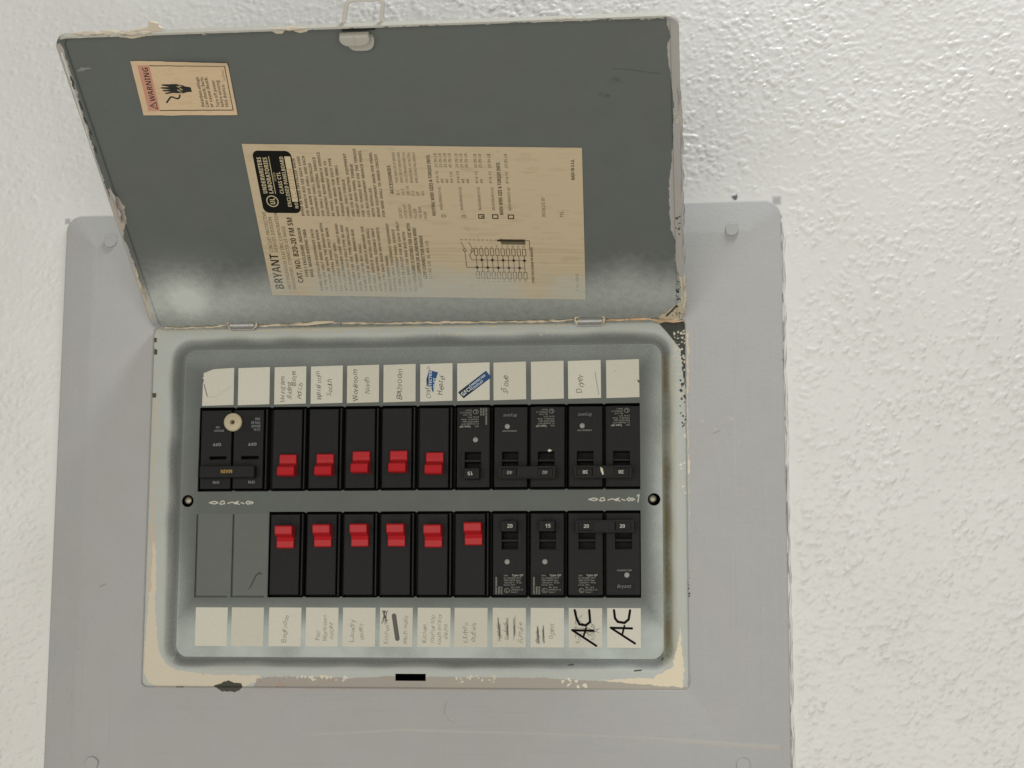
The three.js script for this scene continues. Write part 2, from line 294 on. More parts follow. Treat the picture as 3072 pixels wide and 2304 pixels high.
// the dead front: a pressed sheet with a rim, a sloping step and a flat face with two rows of breaker openings
const DF = [X0 - 0.25, Y0 - 0.25, X1 + 0.25, Y1 + 0.25];
const FX0 = at(545, 1500, FACE_Z)[0], FX1 = at(1986, 1500, FACE_Z)[0], FY0 = at(1250, 1972, FACE_Z)[1], FY1 = at(1250, 1044, FACE_Z)[1];
const ROWS = [[1.2616, 3.5570], [-1.5730, 0.7107]];
const dfSheet = new Sheet(2048, DF, (u, v) => at(u, v, FACE_Z), GREY);
let deadFront;
{
  const s = dfSheet, g = s.g;
  const rim = (u, v) => at(u, v, LEDGE_Z);
  s.grain(2.5, 2.5);
  s.g.fillStyle = 'rgba(140,142,132,0.20)'; for (const x of [0, 1]) { const a = s.xy([x + 0.05, ROWS[1][1] - 0.05]), b = s.xy([x + 0.97, ROWS[1][0] + 0.05]); s.g.fillRect(a[0], a[1], b[0] - a[0], b[1] - a[1]); }
  // sprayed house paint that blew in round the closed door
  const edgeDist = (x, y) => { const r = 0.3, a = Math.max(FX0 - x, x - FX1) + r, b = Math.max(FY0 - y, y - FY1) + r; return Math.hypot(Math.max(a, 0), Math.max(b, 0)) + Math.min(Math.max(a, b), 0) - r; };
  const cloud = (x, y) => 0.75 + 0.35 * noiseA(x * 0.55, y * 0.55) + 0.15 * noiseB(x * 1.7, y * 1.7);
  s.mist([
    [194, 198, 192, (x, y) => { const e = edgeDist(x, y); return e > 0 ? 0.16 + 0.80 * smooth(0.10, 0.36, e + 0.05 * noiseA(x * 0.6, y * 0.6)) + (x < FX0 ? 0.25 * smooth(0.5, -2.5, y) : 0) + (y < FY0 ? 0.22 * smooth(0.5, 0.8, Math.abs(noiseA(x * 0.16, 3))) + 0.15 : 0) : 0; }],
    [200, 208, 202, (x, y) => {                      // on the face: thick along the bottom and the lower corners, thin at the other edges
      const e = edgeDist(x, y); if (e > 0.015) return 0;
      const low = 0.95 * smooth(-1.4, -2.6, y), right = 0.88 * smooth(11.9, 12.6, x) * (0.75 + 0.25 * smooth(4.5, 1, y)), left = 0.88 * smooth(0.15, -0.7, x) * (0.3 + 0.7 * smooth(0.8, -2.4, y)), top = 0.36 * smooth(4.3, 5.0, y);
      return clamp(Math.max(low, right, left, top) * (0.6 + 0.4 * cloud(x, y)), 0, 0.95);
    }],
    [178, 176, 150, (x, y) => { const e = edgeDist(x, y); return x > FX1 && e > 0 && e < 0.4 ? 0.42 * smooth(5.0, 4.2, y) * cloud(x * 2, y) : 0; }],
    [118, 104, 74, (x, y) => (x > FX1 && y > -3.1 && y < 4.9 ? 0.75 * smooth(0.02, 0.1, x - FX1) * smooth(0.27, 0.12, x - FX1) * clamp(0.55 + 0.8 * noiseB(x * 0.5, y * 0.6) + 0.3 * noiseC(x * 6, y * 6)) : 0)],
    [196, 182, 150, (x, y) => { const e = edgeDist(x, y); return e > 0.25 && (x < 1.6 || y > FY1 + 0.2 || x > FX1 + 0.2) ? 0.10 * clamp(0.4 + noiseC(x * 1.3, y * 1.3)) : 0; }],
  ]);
  // layers of cream paint left on the rim, torn where the door was pulled free
  s.pick = rim;
  const cream = '#ddd3bd', flesh = '#d9bd9c', bare = '#4a4c46';
  s.ragged([[457, 1600], [468, 1663], [466, 1825], [474, 1948], [498, 1992], [530, 2010], [620, 2023], [780, 2027], [776, 2042], [745, 2053], [735, 2064], [480, 2066], [446, 2048], [432, 2014], [434, 1948], [444, 1825], [452, 1700]], cream, 4);
  s.ragged([[640, 2058], [665, 2051], [683, 2040], [700, 2047], [724, 2050], [730, 2066], [650, 2068]], '#4f5046', 3);
  s.band([[462, 1400], [458, 1600], [450, 1780]], [4, 6, 5], flesh, 1);
  s.band([[468, 1180], [466, 1300], [460, 1450]], [7, 6, 4], '#cbbfa8', 1);
  s.ragged([[770, 2036], [830, 2030], [1060, 2034], [1180, 2028], [1300, 2030], [1300, 2072], [760, 2072]], '#aea79d', 3);
  s.specks(880, 2028, 1040, 2042, 16, 6, '#e2d9c6'); s.specks(780, 2030, 1010, 2066, 46, 3, '#b39a8b');
  s.ragged([[1280, 2030], [1640, 2034], [1830, 2046], [2000, 2052], [2060, 2060], [2060, 2075], [1280, 2072]], '#b2aca0', 3);
  s.specks(1370, 2026, 1500, 2050, 22, 4, '#e4d6c0'); s.specks(1680, 2036, 1760, 2062, 10, 5, '#ece4d2');
  s.ragged([[1800, 2040], [1960, 2034], [2018, 2000], [2034, 1930], [2040, 1880], [2046, 1960], [2052, 2012], [2050, 2062], [1960, 2056], [1860, 2048]], '#e8dcc2', 4);
  s.ragged([[1975, 968], [2012, 1010], [2040, 1046], [2048, 1120], [2060, 1180], [2064, 962]], bare, 4);
  s.specks(2016, 990, 2060, 1080, 60, 3.2, '#d2cbb8'); s.specks(2030, 1080, 2062, 1210, 34, 3.4, '#cfc8b6'); s.specks(2040, 1090, 2062, 1290, 30, 4.2, bare);
  s.specks(2042, 1300, 2060, 1480, 8, 4, '#e9e2d0');
  for (const [u, v, w, h] of [[468, 1056, 5, 8], [467, 1020, 4, 7], [464, 1186, 6, 7]]) s.ragged([[u - w, v - h], [u + w, v - h * 0.8], [u + w * 0.8, v + h], [u - w, v + h]], '#55574f', 2);
  s.specks(560, 985, 1700, 1004, 70, 3, '#cdbf9f'); s.band([[470, 990], [760, 992], [1000, 984], [1400, 980], [1720, 972]], [5, 4, 8, 4, 4], '#cdc6b0', 1);
  s.specks(500, 2006, 2000, 2032, 30, 3, '#c9c2ae'); s.specks(1960, 1940, 1990, 2000, 3, 4, '#63625a');
  s.pick = (u, v) => at(u, v, FACE_Z);
  s.line([[752, 1760], [768, 1726], [778, 1718], [784, 1722]], 4, '#4b4d45'); s.line([[752, 1760], [744, 1768]], 3, '#585a52');
  s.line([[1708, 1995], [1722, 1993]], 4, '#54554e'); s.line([[1905, 2012], [1925, 2010]], 4, '#54554e'); s.specks(1380, 1935, 1390, 1945, 3, 3, '#7e857f');
  // the worn white casting marks on the strip between the rows
  const mark = (points) => s.line(points, 3.2, '#d4d2c2');
  const squiggle = (u, v, w) => { mark([[u, v], [u + w * 0.12, v - 4], [u + w * 0.2, v], [u + w * 0.12, v + 4], [u, v]]); mark([[u + w * 0.24, v + 4], [u + w * 0.27, v - 4], [u + w * 0.33, v - 5], [u + w * 0.35, v + 3], [u + w * 0.26, v + 5]]); mark([[u + w * 0.42, v + 2], [u + w * 0.52, v - 2], [u + w * 0.6, v + 4], [u + w * 0.66, v - 4]]); mark([[u + w * 0.66, v - 4], [u + w * 0.58, v], [u + w * 0.68, v + 5]]); mark([[u + w * 0.72, v], [u + w * 0.79, v + 3]]); mark([[u + w * 0.83, v], [u + w * 0.88, v - 5], [u + w * 0.93, v], [u + w * 0.88, v + 5], [u + w * 0.83, v]]); mark([[u + w * 0.94, v - 4], [u + w, v], [u + w * 0.94, v + 4]]); };
  squiggle(1766, 1498, 138); mark([[1911, 1488], [1917, 1484], [1914, 1506]]); squiggle(628, 1508, 132);
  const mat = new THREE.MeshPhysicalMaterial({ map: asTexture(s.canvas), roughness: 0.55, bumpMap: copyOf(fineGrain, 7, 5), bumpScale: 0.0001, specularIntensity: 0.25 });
  // rim with the slot that catches the door's latch
  const a = at(1186, 2021, LEDGE_Z), b = at(1277, 2043, LEDGE_Z);
  const outer = roundRect(DF[0] + 0.05, DF[1] + 0.05, DF[2] - 0.05, DF[3] - 0.05, 0.1, 0).map((p) => [p[0], p[1]]);
  const W = 0.36, inner = roundRect(FX0 - W, FY0 - W, FX1 + W, FY1 + W, 0.62, 0, 10).map((p) => [p[0], p[1]]);
  const rimShape = shapeOf(outer, [inner.slice().reverse(), rect4(a[0], b[1], b[0], a[1]).reverse()]);
  const rimGeo = flatUv(slab(rimShape, LEDGE_Z - 0.06, LEDGE_Z), DF);
  const loop = (k, z, r) => roundRect(FX0 - k, FY0 - k, FX1 + k, FY1 + k, r, z, 10);
  const step = strip([loop(W, LEDGE_Z, 0.62), loop(W - 0.07, LEDGE_Z - 0.012, 0.56), loop(W - 0.13, LEDGE_Z - 0.055, 0.5), loop(0.09, FACE_Z + 0.055, 0.33), loop(0.035, FACE_Z + 0.012, 0.29), loop(0, FACE_Z, 0.26)], DF, 0.7);
  // the flat face: scalloped openings, screw holes, the cuts round two unused knock-out plates
  const edge = (y, dir, x0, x1) => { const p = []; for (let x = x0; x <= x1; x++) { const e = 0.032; if (x > x0) p.push([x - 0.05, y]); if (x > x0 && x < x1) p.push([x, y + dir * e]); if (x < x1) p.push([x + (x > x0 ? 0.05 : 0), y]); } return p; };
  const opening = (x0, x1, [y0, y1]) => [...edge(y0, 1, x0, x1), ...edge(y1, -1, x0, x1).reverse()];
  const [hx0, hy0] = at(563, 1503, FACE_Z), [hx1, hy1] = at(1962, 1498, FACE_Z), yb = ROWS[1][0], yt = ROWS[1][1];
  const cut = (x) => [[x + 0.0, yt - 0.06], [x, yb], [x + 0.9, yb], [x + 0.9, yb + 0.045], [x + 0.055, yb + 0.055], [x + 0.05, yt - 0.06]];
  const face = shapeOf(loop(0, 0, 0.26).map((p) => [p[0], p[1]]), [opening(0, 12, ROWS[0]), opening(2, 12, ROWS[1]), circle(hx0, hy0, 0.165), circle(hx1, hy1, 0.165), cut(0.0), cut(1.0)].map((h) => (THREE.ShapeUtils.isClockWise(h.map(([x, y]) => new THREE.Vector2(x, y))) ? h : h.slice().reverse())));
  const faceGeo = flatUv(slab(face, FACE_Z - 0.07, FACE_Z), DF);
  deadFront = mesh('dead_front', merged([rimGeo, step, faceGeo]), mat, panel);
  const steel = new THREE.MeshStandardMaterial({ color: new THREE.Color().setRGB(0.35, 0.32, 0.25), metalness: 0.7, roughness: 0.45 });
  for (const x of [0, 1]) mesh('knock_out_backing', box(x - 0.05, yb - 0.06, FACE_Z - 0.13, x + 0.93, yt, FACE_Z - 0.075), new THREE.MeshStandardMaterial({ color: GREY, roughness: 0.8 }), deadFront);
  for (const [x, y, turn] of [[hx0 - 0.025, hy0 + 0.03, 0.4], [hx1 - 0.04, hy1 + 0.03, 1.3]]) {
    const head = new THREE.LatheGeometry([[0, 0.05], [0.05, 0.046], [0.09, 0.03], [0.115, 0.0], [0.06, -0.01], [0.06, -1.2]].map(([r, h]) => new THREE.Vector2(r, h)), 20).rotateX(Math.PI / 2);
    put(mesh('screw', head, steel, deadFront), x, y, FACE_Z - 0.15).rotation.z = turn;
  }
}

// ---------------------------------------------------------------- paper slips beside the breakers
function scrawl(g, text, x, y, size, color, slant = 0.1) {
  for (const ch of text) {
    g.save(); g.translate(x, y + (rnd() - 0.5) * size * 0.26); g.rotate((rnd() - 0.5) * 0.55); g.transform(1, 0, -slant - rnd() * 0.2, 1, 0, 0);
    g.font = `${size * (0.9 + rnd() * 0.2)}px sans-serif`; g.fillStyle = color; g.globalAlpha = 0.55 + rnd() * 0.4; g.fillText(ch, 0, 0); x += g.measureText(ch).width * 0.92; g.restore();
  }
}
const CW = 160, CH = 144, slips = newCanvas(CW * 12, CH * 2), sg = slips.getContext('2d');   // each slip drawn as it reads: turned a quarter on the panel
const slipText = [
  [[], [], [['Living Rm', 10, 46, 27], ['Sliding', 18, 78, 27], ['Buzzer', 74, 98, 25], ['Porch', 16, 124, 29]], [['Workroom', 12, 46, 28], ['South', 30, 94, 30]], [['Workroom', 8, 48, 29], ['North', 34, 100, 30]], [['Bathroom', 6, 84, 31]], [['Craft', 10, 46, 28], ['o', 134, 46, 26], ['Heater', 24, 104, 30]], [], [['STove', 24, 62, 32]], [], [['Dryer', 22, 66, 33]], []],
  [[], [], [['Bedroom', 14, 82, 28]], [['Pop', 24, 62, 25], ['Workroom', 20, 92, 25], ['outlet', 30, 122, 26]], [['Laundry', 18, 52, 27], ['outlet', 26, 92, 27]], [['Kitchen', 10, 40, 25], ['south walls', 8, 120, 24]], [['Kitchen', 14, 40, 25], ['counter top', 14, 74, 24], ['south outlets', 8, 102, 22], ['stereo', 30, 132, 24]], [['Kitchen', 14, 58, 28], ['outlets', 18, 92, 28]], [['outside', 22, 36, 25], ['outlets', 28, 66, 25], ['Furnace', 14, 128, 27]], [['spare', 12, 40, 25], ['open', 34, 98, 30]], [['spare', 16, 50, 26], ['south', 28, 110, 26]], []],
];
for (let r = 0; r < 2; r++) for (let k = 0; k < 12; k++) {
  const ox = k * CW, oy = r * CH;
  sg.save(); sg.beginPath(); sg.rect(ox, oy, CW, CH); sg.clip(); sg.translate(ox, oy);
  const v = (rnd() - 0.5) * 8; sg.fillStyle = `rgb(${217 + v},${214 + v},${198 + v * 1.3})`; sg.fillRect(0, 0, CW, CH);
  for (let i = 0; i < 500; i++) { sg.fillStyle = rnd() < 0.5 ? 'rgba(150,140,115,0.07)' : 'rgba(240,235,215,0.10)'; const s = 1 + rnd() * 6; sg.fillRect(rnd() * CW, rnd() * CH, s, s * 0.6); }
  const ink = r ? '#85847a' : '#45453f';
  for (const [t, x, y, size] of slipText[r][k]) scrawl(sg, t, x, y, size, ink);
  sg.globalAlpha = 1; sg.lineCap = 'round';
  const pen = (w, c, ...p) => { sg.strokeStyle = c; sg.lineWidth = w; sg.beginPath(); p.forEach(([x, y], i) => (i ? sg.lineTo(x, y) : sg.moveTo(x, y))); sg.stroke(); };
  if (!r && k === 0) { pen(3, '#57574f', [92, 8], [40, 24]); pen(1, '#9c967f', [40, 24], [36, 60], [80, 130]); }
  if (!r && k === 10) pen(2.5, 'rgba(90,90,84,0.6)', [110, 118], [60, 126], [14, 134]);
  if (!r && k === 11) { pen(6, '#4d4c46', [70, 138], [64, 142]); pen(3, '#8a877a', [112, 38], [110, 38]); }
  if (r && k === 5) { pen(20, '#6b6a64', [34, 78], [126, 62]); for (let i = 0; i < 16; i++) pen(2.5, '#55554f', [90 + rnd() * 60, 8 + rnd() * 26], [90 + rnd() * 60, 8 + rnd() * 30]); }
  if (r && k === 8) for (let i = 0; i < 26; i++) { const y = [24, 60, 90][i % 3]; pen(3, 'rgba(96,95,90,0.45)', [24 + rnd() * 40, y + rnd() * 10], [70 + rnd() * 60, y - 2 + rnd() * 10]); }
  if (r && k === 9) for (let i = 0; i < 16; i++) { const y = [28, 50][i % 2]; pen(3, 'rgba(96,95,90,0.45)', [14 + rnd() * 30, y + rnd() * 10], [60 + rnd() * 30, y + rnd() * 8]); }
  if (r && k === 10) for (let i = 0; i < 12; i++) pen(2, 'rgba(90,90,84,0.7)', [30 + rnd() * 100, 20 + rnd() * 110], [40 + rnd() * 110, 20 + rnd() * 110]);
  if (r && k >= 10) {                                // AC in thick black marker
    const d = k === 10 ? 0 : 10, C = '#111110';
    pen(9, C, [8 + d, 118], [70 + d, 16]); pen(9, C, [70 + d, 16], [68 + d, 106]); pen(8, C, [46 + d * 0.5, 64], [64 + d, 70], [78 + d, 74]);
    pen(10, C, [150, 26 + d * 0.4], [118, 34], [94 + d, 46], [90 + d, 74], [104 + d, 92], [150, 88 + d]);
  }
  sg.restore();
}
const slipMaterial = new THREE.MeshPhysicalMaterial({ map: asTexture(slips), roughness: 0.9, specularIntensity: 0.25 });
const slipSpots = [];
for (let r = 0; r < 2; r++) for (let k = 0; k < 12; k++) {
  const x0 = k + 0.055 + (rnd() - 0.5) * 0.02, x1 = x0 + 0.875, lift = r ? 0 : 0.035 * (k - 5) / 6 * 1.4, y1 = r ? ROWS[1][0] - 0.265 : ROWS[0][1] + 1.115 + lift, y0 = y1 - 1.02, z = FACE_Z + 0.008;
  const tilt = r ? -0.004 : 0.022, cx = (x0 + x1) / 2, cy = (y0 + y1) / 2;
  const turn = (x, y) => [cx + (x - cx) - (y - cy) * tilt * 0.4, cy + (y - cy) + (x - cx) * tilt, z];
  const torn = !r && k === 0;
  const outline = torn ? [[x0, y0], [x1, y0], [x1, y1], [x0 + 0.3, y1 - 0.02], [x0 + 0.13, y1 - 0.08], [x0 + 0.02, y1 - 0.12], [x0 + 0.03, y1 - 0.22], [x0 - 0.01, y1 - 0.24], [x0 + 0.04, y1 - 0.3], [x0 + 0.01, y1 - 0.42]] : [[x0, y0], [x1, y0], [x1, y1], [x0, y1]];
  const g = new THREE.ExtrudeGeometry(shapeOf(outline), { depth: 0.008, bevelEnabled: false }).translate(0, 0, FACE_Z), p = g.attributes.position, uv = new Float32Array(p.count * 2);
  for (let i = 0; i < p.count; i++) {
    const x = p.getX(i), y = p.getY(i), a = clamp((y - y0) / (y1 - y0)), b = clamp((x - x0) / (x1 - x0));   // reads upwards: along = up, down the slip = to the right
    uv[2 * i] = (k + 0.005 + 0.99 * a) / 12; uv[2 * i + 1] = 1 - (r + 0.005 + 0.99 * b) / 2;
    const q = turn(x, y); p.setXY(i, q[0], q[1]);
  }
  g.setAttribute('uv', new THREE.BufferAttribute(uv, 2));
  mesh('paper_label', g, slipMaterial, deadFront);
  slipSpots.push([x0, y0, x1, y1]);
}
{ // blue adhesive strips: one whole, one torn
  const c = newCanvas(512, 144), g = c.getContext('2d');
  g.fillStyle = '#27507f'; g.fillRect(0, 0, 512, 144); g.fillStyle = '#1e2c40'; g.fillRect(0, 0, 190, 144); g.fillRect(0, 0, 460, 12); g.fillRect(0, 132, 400, 12);
  g.fillStyle = '#dfe3e0'; g.font = 'bold 96px sans-serif'; g.fillText('GFCI', 12, 108, 172);
  g.fillRect(192, 14, 8, 116);
  g.font = 'bold 50px sans-serif'; g.fillText('PROTECTED', 212, 66, 252); g.fillText('OUTLET', 212, 122, 176);
  const m = new THREE.MeshPhysicalMaterial({ map: asTexture(c), roughness: 0.5, specularIntensity: 0.5 });
  const z = FACE_Z + 0.012, P = (u, v) => [...at(u, v, z), z];
  mesh('adhesive_strip', quad([P(1374, 1177), P(1458, 1112), P(1474, 1132), P(1391, 1195)], [0, 0, 1, 1]), m, deadFront);
  const t = [[1287, 1110], [1314, 1117], [1303, 1152], [1301, 1182], [1292, 1163], [1280, 1153], [1279, 1138]].map(([u, v]) => at(u, v, z));
  const tg = new THREE.ShapeGeometry(shapeOf(t)).translate(0, 0, z), p = tg.attributes.position, uv = new Float32Array(p.count * 2);
  const o = at(1279, 1182, z), e = at(1314, 1110, z);
  for (let i = 0; i < p.count; i++) { uv[2 * i] = 0.42 + 0.5 * (p.getY(i) - o[1]) / (e[1] - o[1]); uv[2 * i + 1] = 1 - (p.getX(i) - o[0]) / (e[0] - o[0]); }
  tg.setAttribute('uv', new THREE.BufferAttribute(uv, 2));
  mesh('torn_adhesive_strip', tg, m, deadFront);
}

// ---------------------------------------------------------------- the door
let door;
{
  const W = X1 - X0, D = [X0, 0, X1, DOOR_LEN];
  const s = new Sheet(2048, D, (u, v) => onDoor(u, v, 0), GREY);
  s.grain(2.5, 1.8);
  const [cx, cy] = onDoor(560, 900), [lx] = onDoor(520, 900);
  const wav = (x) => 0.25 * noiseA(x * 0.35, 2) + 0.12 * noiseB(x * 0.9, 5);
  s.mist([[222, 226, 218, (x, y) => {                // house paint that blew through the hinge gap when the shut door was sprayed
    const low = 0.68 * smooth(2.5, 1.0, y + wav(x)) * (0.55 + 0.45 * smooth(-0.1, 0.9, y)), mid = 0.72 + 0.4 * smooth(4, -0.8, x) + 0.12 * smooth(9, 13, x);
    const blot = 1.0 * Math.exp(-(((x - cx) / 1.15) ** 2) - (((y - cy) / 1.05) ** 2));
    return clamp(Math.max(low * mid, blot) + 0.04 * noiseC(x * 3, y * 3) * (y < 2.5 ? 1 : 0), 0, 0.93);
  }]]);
  // brushed-over grey and cream paint along the edges
  const P2 = '#b4b1ab', cream = '#e2d6bc', pale = '#cfcbbf';
  s.ragged([[2000, 45], [2002, 70], [2010, 110], [2004, 125], [2001, 150], [2006, 190], [2014, 240], [2020, 290], [2021, 360], [2020, 420], [2015, 480], [2007, 560], [2008, 640], [2013, 690], [2026, 720], [2024, 780], [2034, 810], [2042, 830], [2070, 840], [2070, 20]], P2, 3);
  s.specks(2024, 310, 2040, 360, 10, 3.4, '#d8cbb2'); s.specks(2028, 560, 2042, 600, 7, 3, '#d6b99a'); s.specks(2029, 640, 2040, 700, 14, 3, '#3f403b'); s.specks(2030, 840, 2044, 900, 14, 4, '#40413c');
  s.band([[2042, 825], [2050, 880], [2052, 950]], [8, 12, 14], '#d8c6a8', 1);
  s.ragged([[1978, 952], [2004, 934], [2030, 912], [2044, 896], [2060, 896], [2060, 970], [1980, 962]], '#c7bba2', 4); s.line([[2000, 948], [2022, 926], [2032, 915]], 6, '#45463f'); s.specks(1990, 930, 2050, 962, 16, 2.8, '#6a675c');
  s.band([[170, 130], [214, 260], [280, 480], [340, 660], [400, 810], [450, 960]], [34, 32, 30, 30, 28, 24], P2, 0.8);
  s.band([[188, 150], [226, 270], [292, 480], [348, 660]], [5, 3, 4, 3], '#dcdacf', 0.3);
  for (const [a, b] of [[[214, 222], [228, 262]], [[240, 296], [252, 330]], [[256, 346], [266, 368]], [[270, 380], [280, 404]], [[285, 430], [294, 455]]]) s.band([a, [(a[0] + b[0]) / 2, (a[1] + b[1]) / 2], b], [3, 7, 3], '#4b4d46', 0.6);
  s.ragged([[330, 560], [352, 590], [372, 620], [380, 660], [372, 700], [352, 690], [338, 640]], '#bdb3a6', 4);
  s.band([[400, 800], [420, 850], [440, 900], [452, 950]], [10, 18, 12, 8], '#cfc2ab', 1);
  s.ragged([[205, 80], [205, 108], [240, 110], [258, 105], [300, 102], [338, 104], [360, 112], [395, 116], [430, 112], [455, 108], [470, 100], [480, 80]], cream, 3);
  s.specks(350, 92, 440, 104, 10, 4, '#8d8674');
  s.band([[480, 92], [700, 88], [820, 84], [1000, 78]], [14, 9, 7, 6], pale, 1); s.specks(500, 88, 620, 102, 20, 4, '#b8b0a0');
  s.ragged([[812, 84], [818, 96], [830, 102], [848, 100], [858, 90], [868, 86], [880, 94], [900, 100], [918, 96], [928, 84], [928, 74], [812, 76]], cream, 2);
  s.band([[1130, 76], [1400, 70], [1650, 62], [2000, 52]], [5, 6, 7, 6], '#c6c4b8', 1);
  s.ragged([[1656, 50], [1664, 62], [1676, 65], [1688, 59], [1702, 64], [1718, 64], [1728, 56], [1728, 46]], '#d9d1bd', 2);
  s.band([[230, 212], [250, 208], [276, 206]], [3, 9, 4], '#8f918b', 0.8);
  // the turned-over edges themselves are brushed grey
  { const g2 = s.g; g2.fillStyle = '#bdbbb0'; for (let x = X0; x < X1; x += 0.02) { const [a, b] = s.xy([x, DOOR_LEN]), d = (0.055 + 0.03 * noiseA(x * 1.1, 4) + 0.02 * noiseB(x * 6, 1)) * s.perInch; g2.fillRect(a, b, 0.02 * s.perInch + 1, Math.max(2, d)); }
    g2.fillStyle = P2; for (let y = 0; y < DOOR_LEN; y += 0.02) { const [, b] = s.xy([X0, y]), d = (0.04 + 0.02 * noiseA(y * 2, 8)) * s.perInch; g2.fillRect(0, b - 2, d, 4); g2.fillRect(s.w - d, b - 2, d, 4); } }
  // smudges
  for (const [u, v, r, a] of [[1846, 240, 20, 0.05], [1846, 240, 9, 0.07], [1808, 283, 9, 0.05], [1822, 287, 6, 0.05]]) for (let i = 0; i < 110; i++) { const t = rnd() * 7, q = Math.sqrt(rnd()) * r; s.specks(u + q * 1.5 * Math.cos(t), v + q * Math.sin(t), u + q * 1.5 * Math.cos(t) + 1, v + q * Math.sin(t) + 1, 1, 2, `rgba(40,42,38,${a})`); }
  s.line([[1840, 207], [1880, 208], [1930, 216], [1980, 222]], 2, 'rgba(70,72,66,0.6)');
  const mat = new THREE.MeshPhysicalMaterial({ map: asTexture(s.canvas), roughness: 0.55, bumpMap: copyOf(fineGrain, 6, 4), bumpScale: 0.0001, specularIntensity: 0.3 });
  // pan-shaped door: sheet with its edges folded in on three sides
  const r = 0.32, lp = (side, top, n, rr) => roundRect(X0 + side, 0.02 + top * 0.1, X1 - side, DOOR_LEN - top, rr, n);
  const g = strip([lp(0.3, 0.3, -0.075, 0.2), lp(0.03, 0.03, -0.07, r), lp(0, 0, -0.04, r), lp(0, 0, 0.09, r), lp(0.015, 0.012, 0.105, r), lp(0.05, 0.05, 0.105, r - 0.05), lp(0.19, 0.09, 0.05, 0.22), lp(0.21, 0.1, 0.0, 0.2)], D, 0.45);
  const cap = flatUv(new THREE.ShapeGeometry(shapeOf(lp(0.21, 0.1, 0, 0.2))), D);
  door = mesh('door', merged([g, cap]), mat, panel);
  put(door, 0, Y1, 0.02); door.rotation.x = DOOR_TURN;
  // lumps of dried paint standing on the free edge
  const lump = new THREE.MeshPhysicalMaterial({ color: '#d8cdb8', roughness: 0.6 });
  const L = (u, v, n = 0.1) => { const [x, y] = onDoor(u, v, n); return [x, y, n]; };
  const tab = [[392, 92], [428, 86], [446, 82], [446, 68], [452, 65], [474, 70], [478, 80], [488, 84], [488, 94]].map(([u, v]) => onDoor(u, v, 0.1));
  mesh('paint_flake', slab(shapeOf(tab), 0.07, 0.12, 0.012), lump, door);
  mesh('paint_bead', crust([L(205, 103), L(330, 98), L(420, 100), L(470, 96)], 0.06, 7, 1), lump, door);
  mesh('paint_bead', crust([L(810, 88), L(860, 87), L(925, 84)], 0.05, 7, 5), lump, door);
  mesh('paint_bead', crust([L(1655, 57), L(1690, 57), L(1730, 53)], 0.035, 7, 7), lump, door);

  const slop = new THREE.MeshPhysicalMaterial({ color: '#b9b6b0', roughness: 0.55 });
  mesh('paint_bead', crust([L(2036, 250), L(2041, 320), L(2044, 390), L(2046, 470), L(2048, 560), L(2048, 640), L(2051, 720), L(2050, 800)], 0.05, 7, 31, 0.5), slop, door);
  mesh('paint_bead', crust([L(2052, 820), L(2054, 880), L(2053, 940)], 0.055, 7, 37), lump, door);
  mesh('paint_bead', crust([L(330, 560), L(352, 620), L(366, 670)], 0.07, 7, 41), slop, door);
  mesh('paint_bead', crust([L(400, 790), L(420, 850), L(440, 905)], 0.05, 7, 43), lump, door);
  // latch: a worn two-lobed knob in a slot, with a bent wire pull on the far side
  const plastic = new THREE.MeshPhysicalMaterial({ color: '#b9b6aa', roughness: 0.45 }), dark = new THREE.MeshStandardMaterial({ color: '#1d1e1c', roughness: 0.8 });
  const [kx, ky] = onDoor(1074, 118), lobe = (w, h) => { const p = []; for (let i = 0; i <= 20; i++) { const a = Math.PI + Math.PI * i / 20; p.push([Math.sign(Math.cos(a)) * Math.abs(Math.cos(a)) ** 0.6 * w, Math.sin(a) * h]); } return [...p, [w * 0.92, 0.1], [-w * 0.92, 0.1]]; };
  const [sx0, sy0] = onDoor(1027, 92), [sx1, sy1] = onDoor(1124, 79);
  const latch = mesh('latch', slab(shapeOf(lobe(0.36, 0.22)), 0.10, 0.24, 0.05), plastic, door); put(latch, kx - 0.03, ky + 0.16, 0);
  mesh('latch_tongue', slab(shapeOf(lobe(0.33, 0.3)), 0, 0.1, 0.03), plastic, latch); latch.children[0].position.set(0.09 * IN, -0.14 * IN, 0);
  mesh('latch_ridge', box(-0.012, -0.16, 0.225, 0.012, 0.08, 0.25), plastic, latch);
  mesh('latch_slot', box(sx0, sy0, -0.02, sx1, sy1, 0.03), dark, door);
  const zf = DOOR_LEN;                               // the wire rises from behind the free edge
  const Wp = (u, v) => { const [x, y] = onDoor(u, v, -0.12); return new THREE.Vector3(x, y, -0.12); };
  const path = new THREE.CurvePath(), pts = [Wp(1026, 100), Wp(1038, 30), Wp(1042, 12), Wp(1052, 2), Wp(1066, -1), Wp(1120, -1), Wp(1142, -2), Wp(1148, 4), Wp(1148, 30), Wp(1144, 100)];
  for (let i = 0; i + 1 < pts.length; i++) path.add(new THREE.LineCurve3(pts[i], pts[i + 1]));
  const wire = new THREE.TubeGeometry(new THREE.CatmullRomCurve3(pts, false, 'centripetal'), 60, 0.05, 8, false);
  mesh('wire_pull', wire, new THREE.MeshPhysicalMaterial({ color: '#d6d2c8', roughness: 0.4 }), door);
}

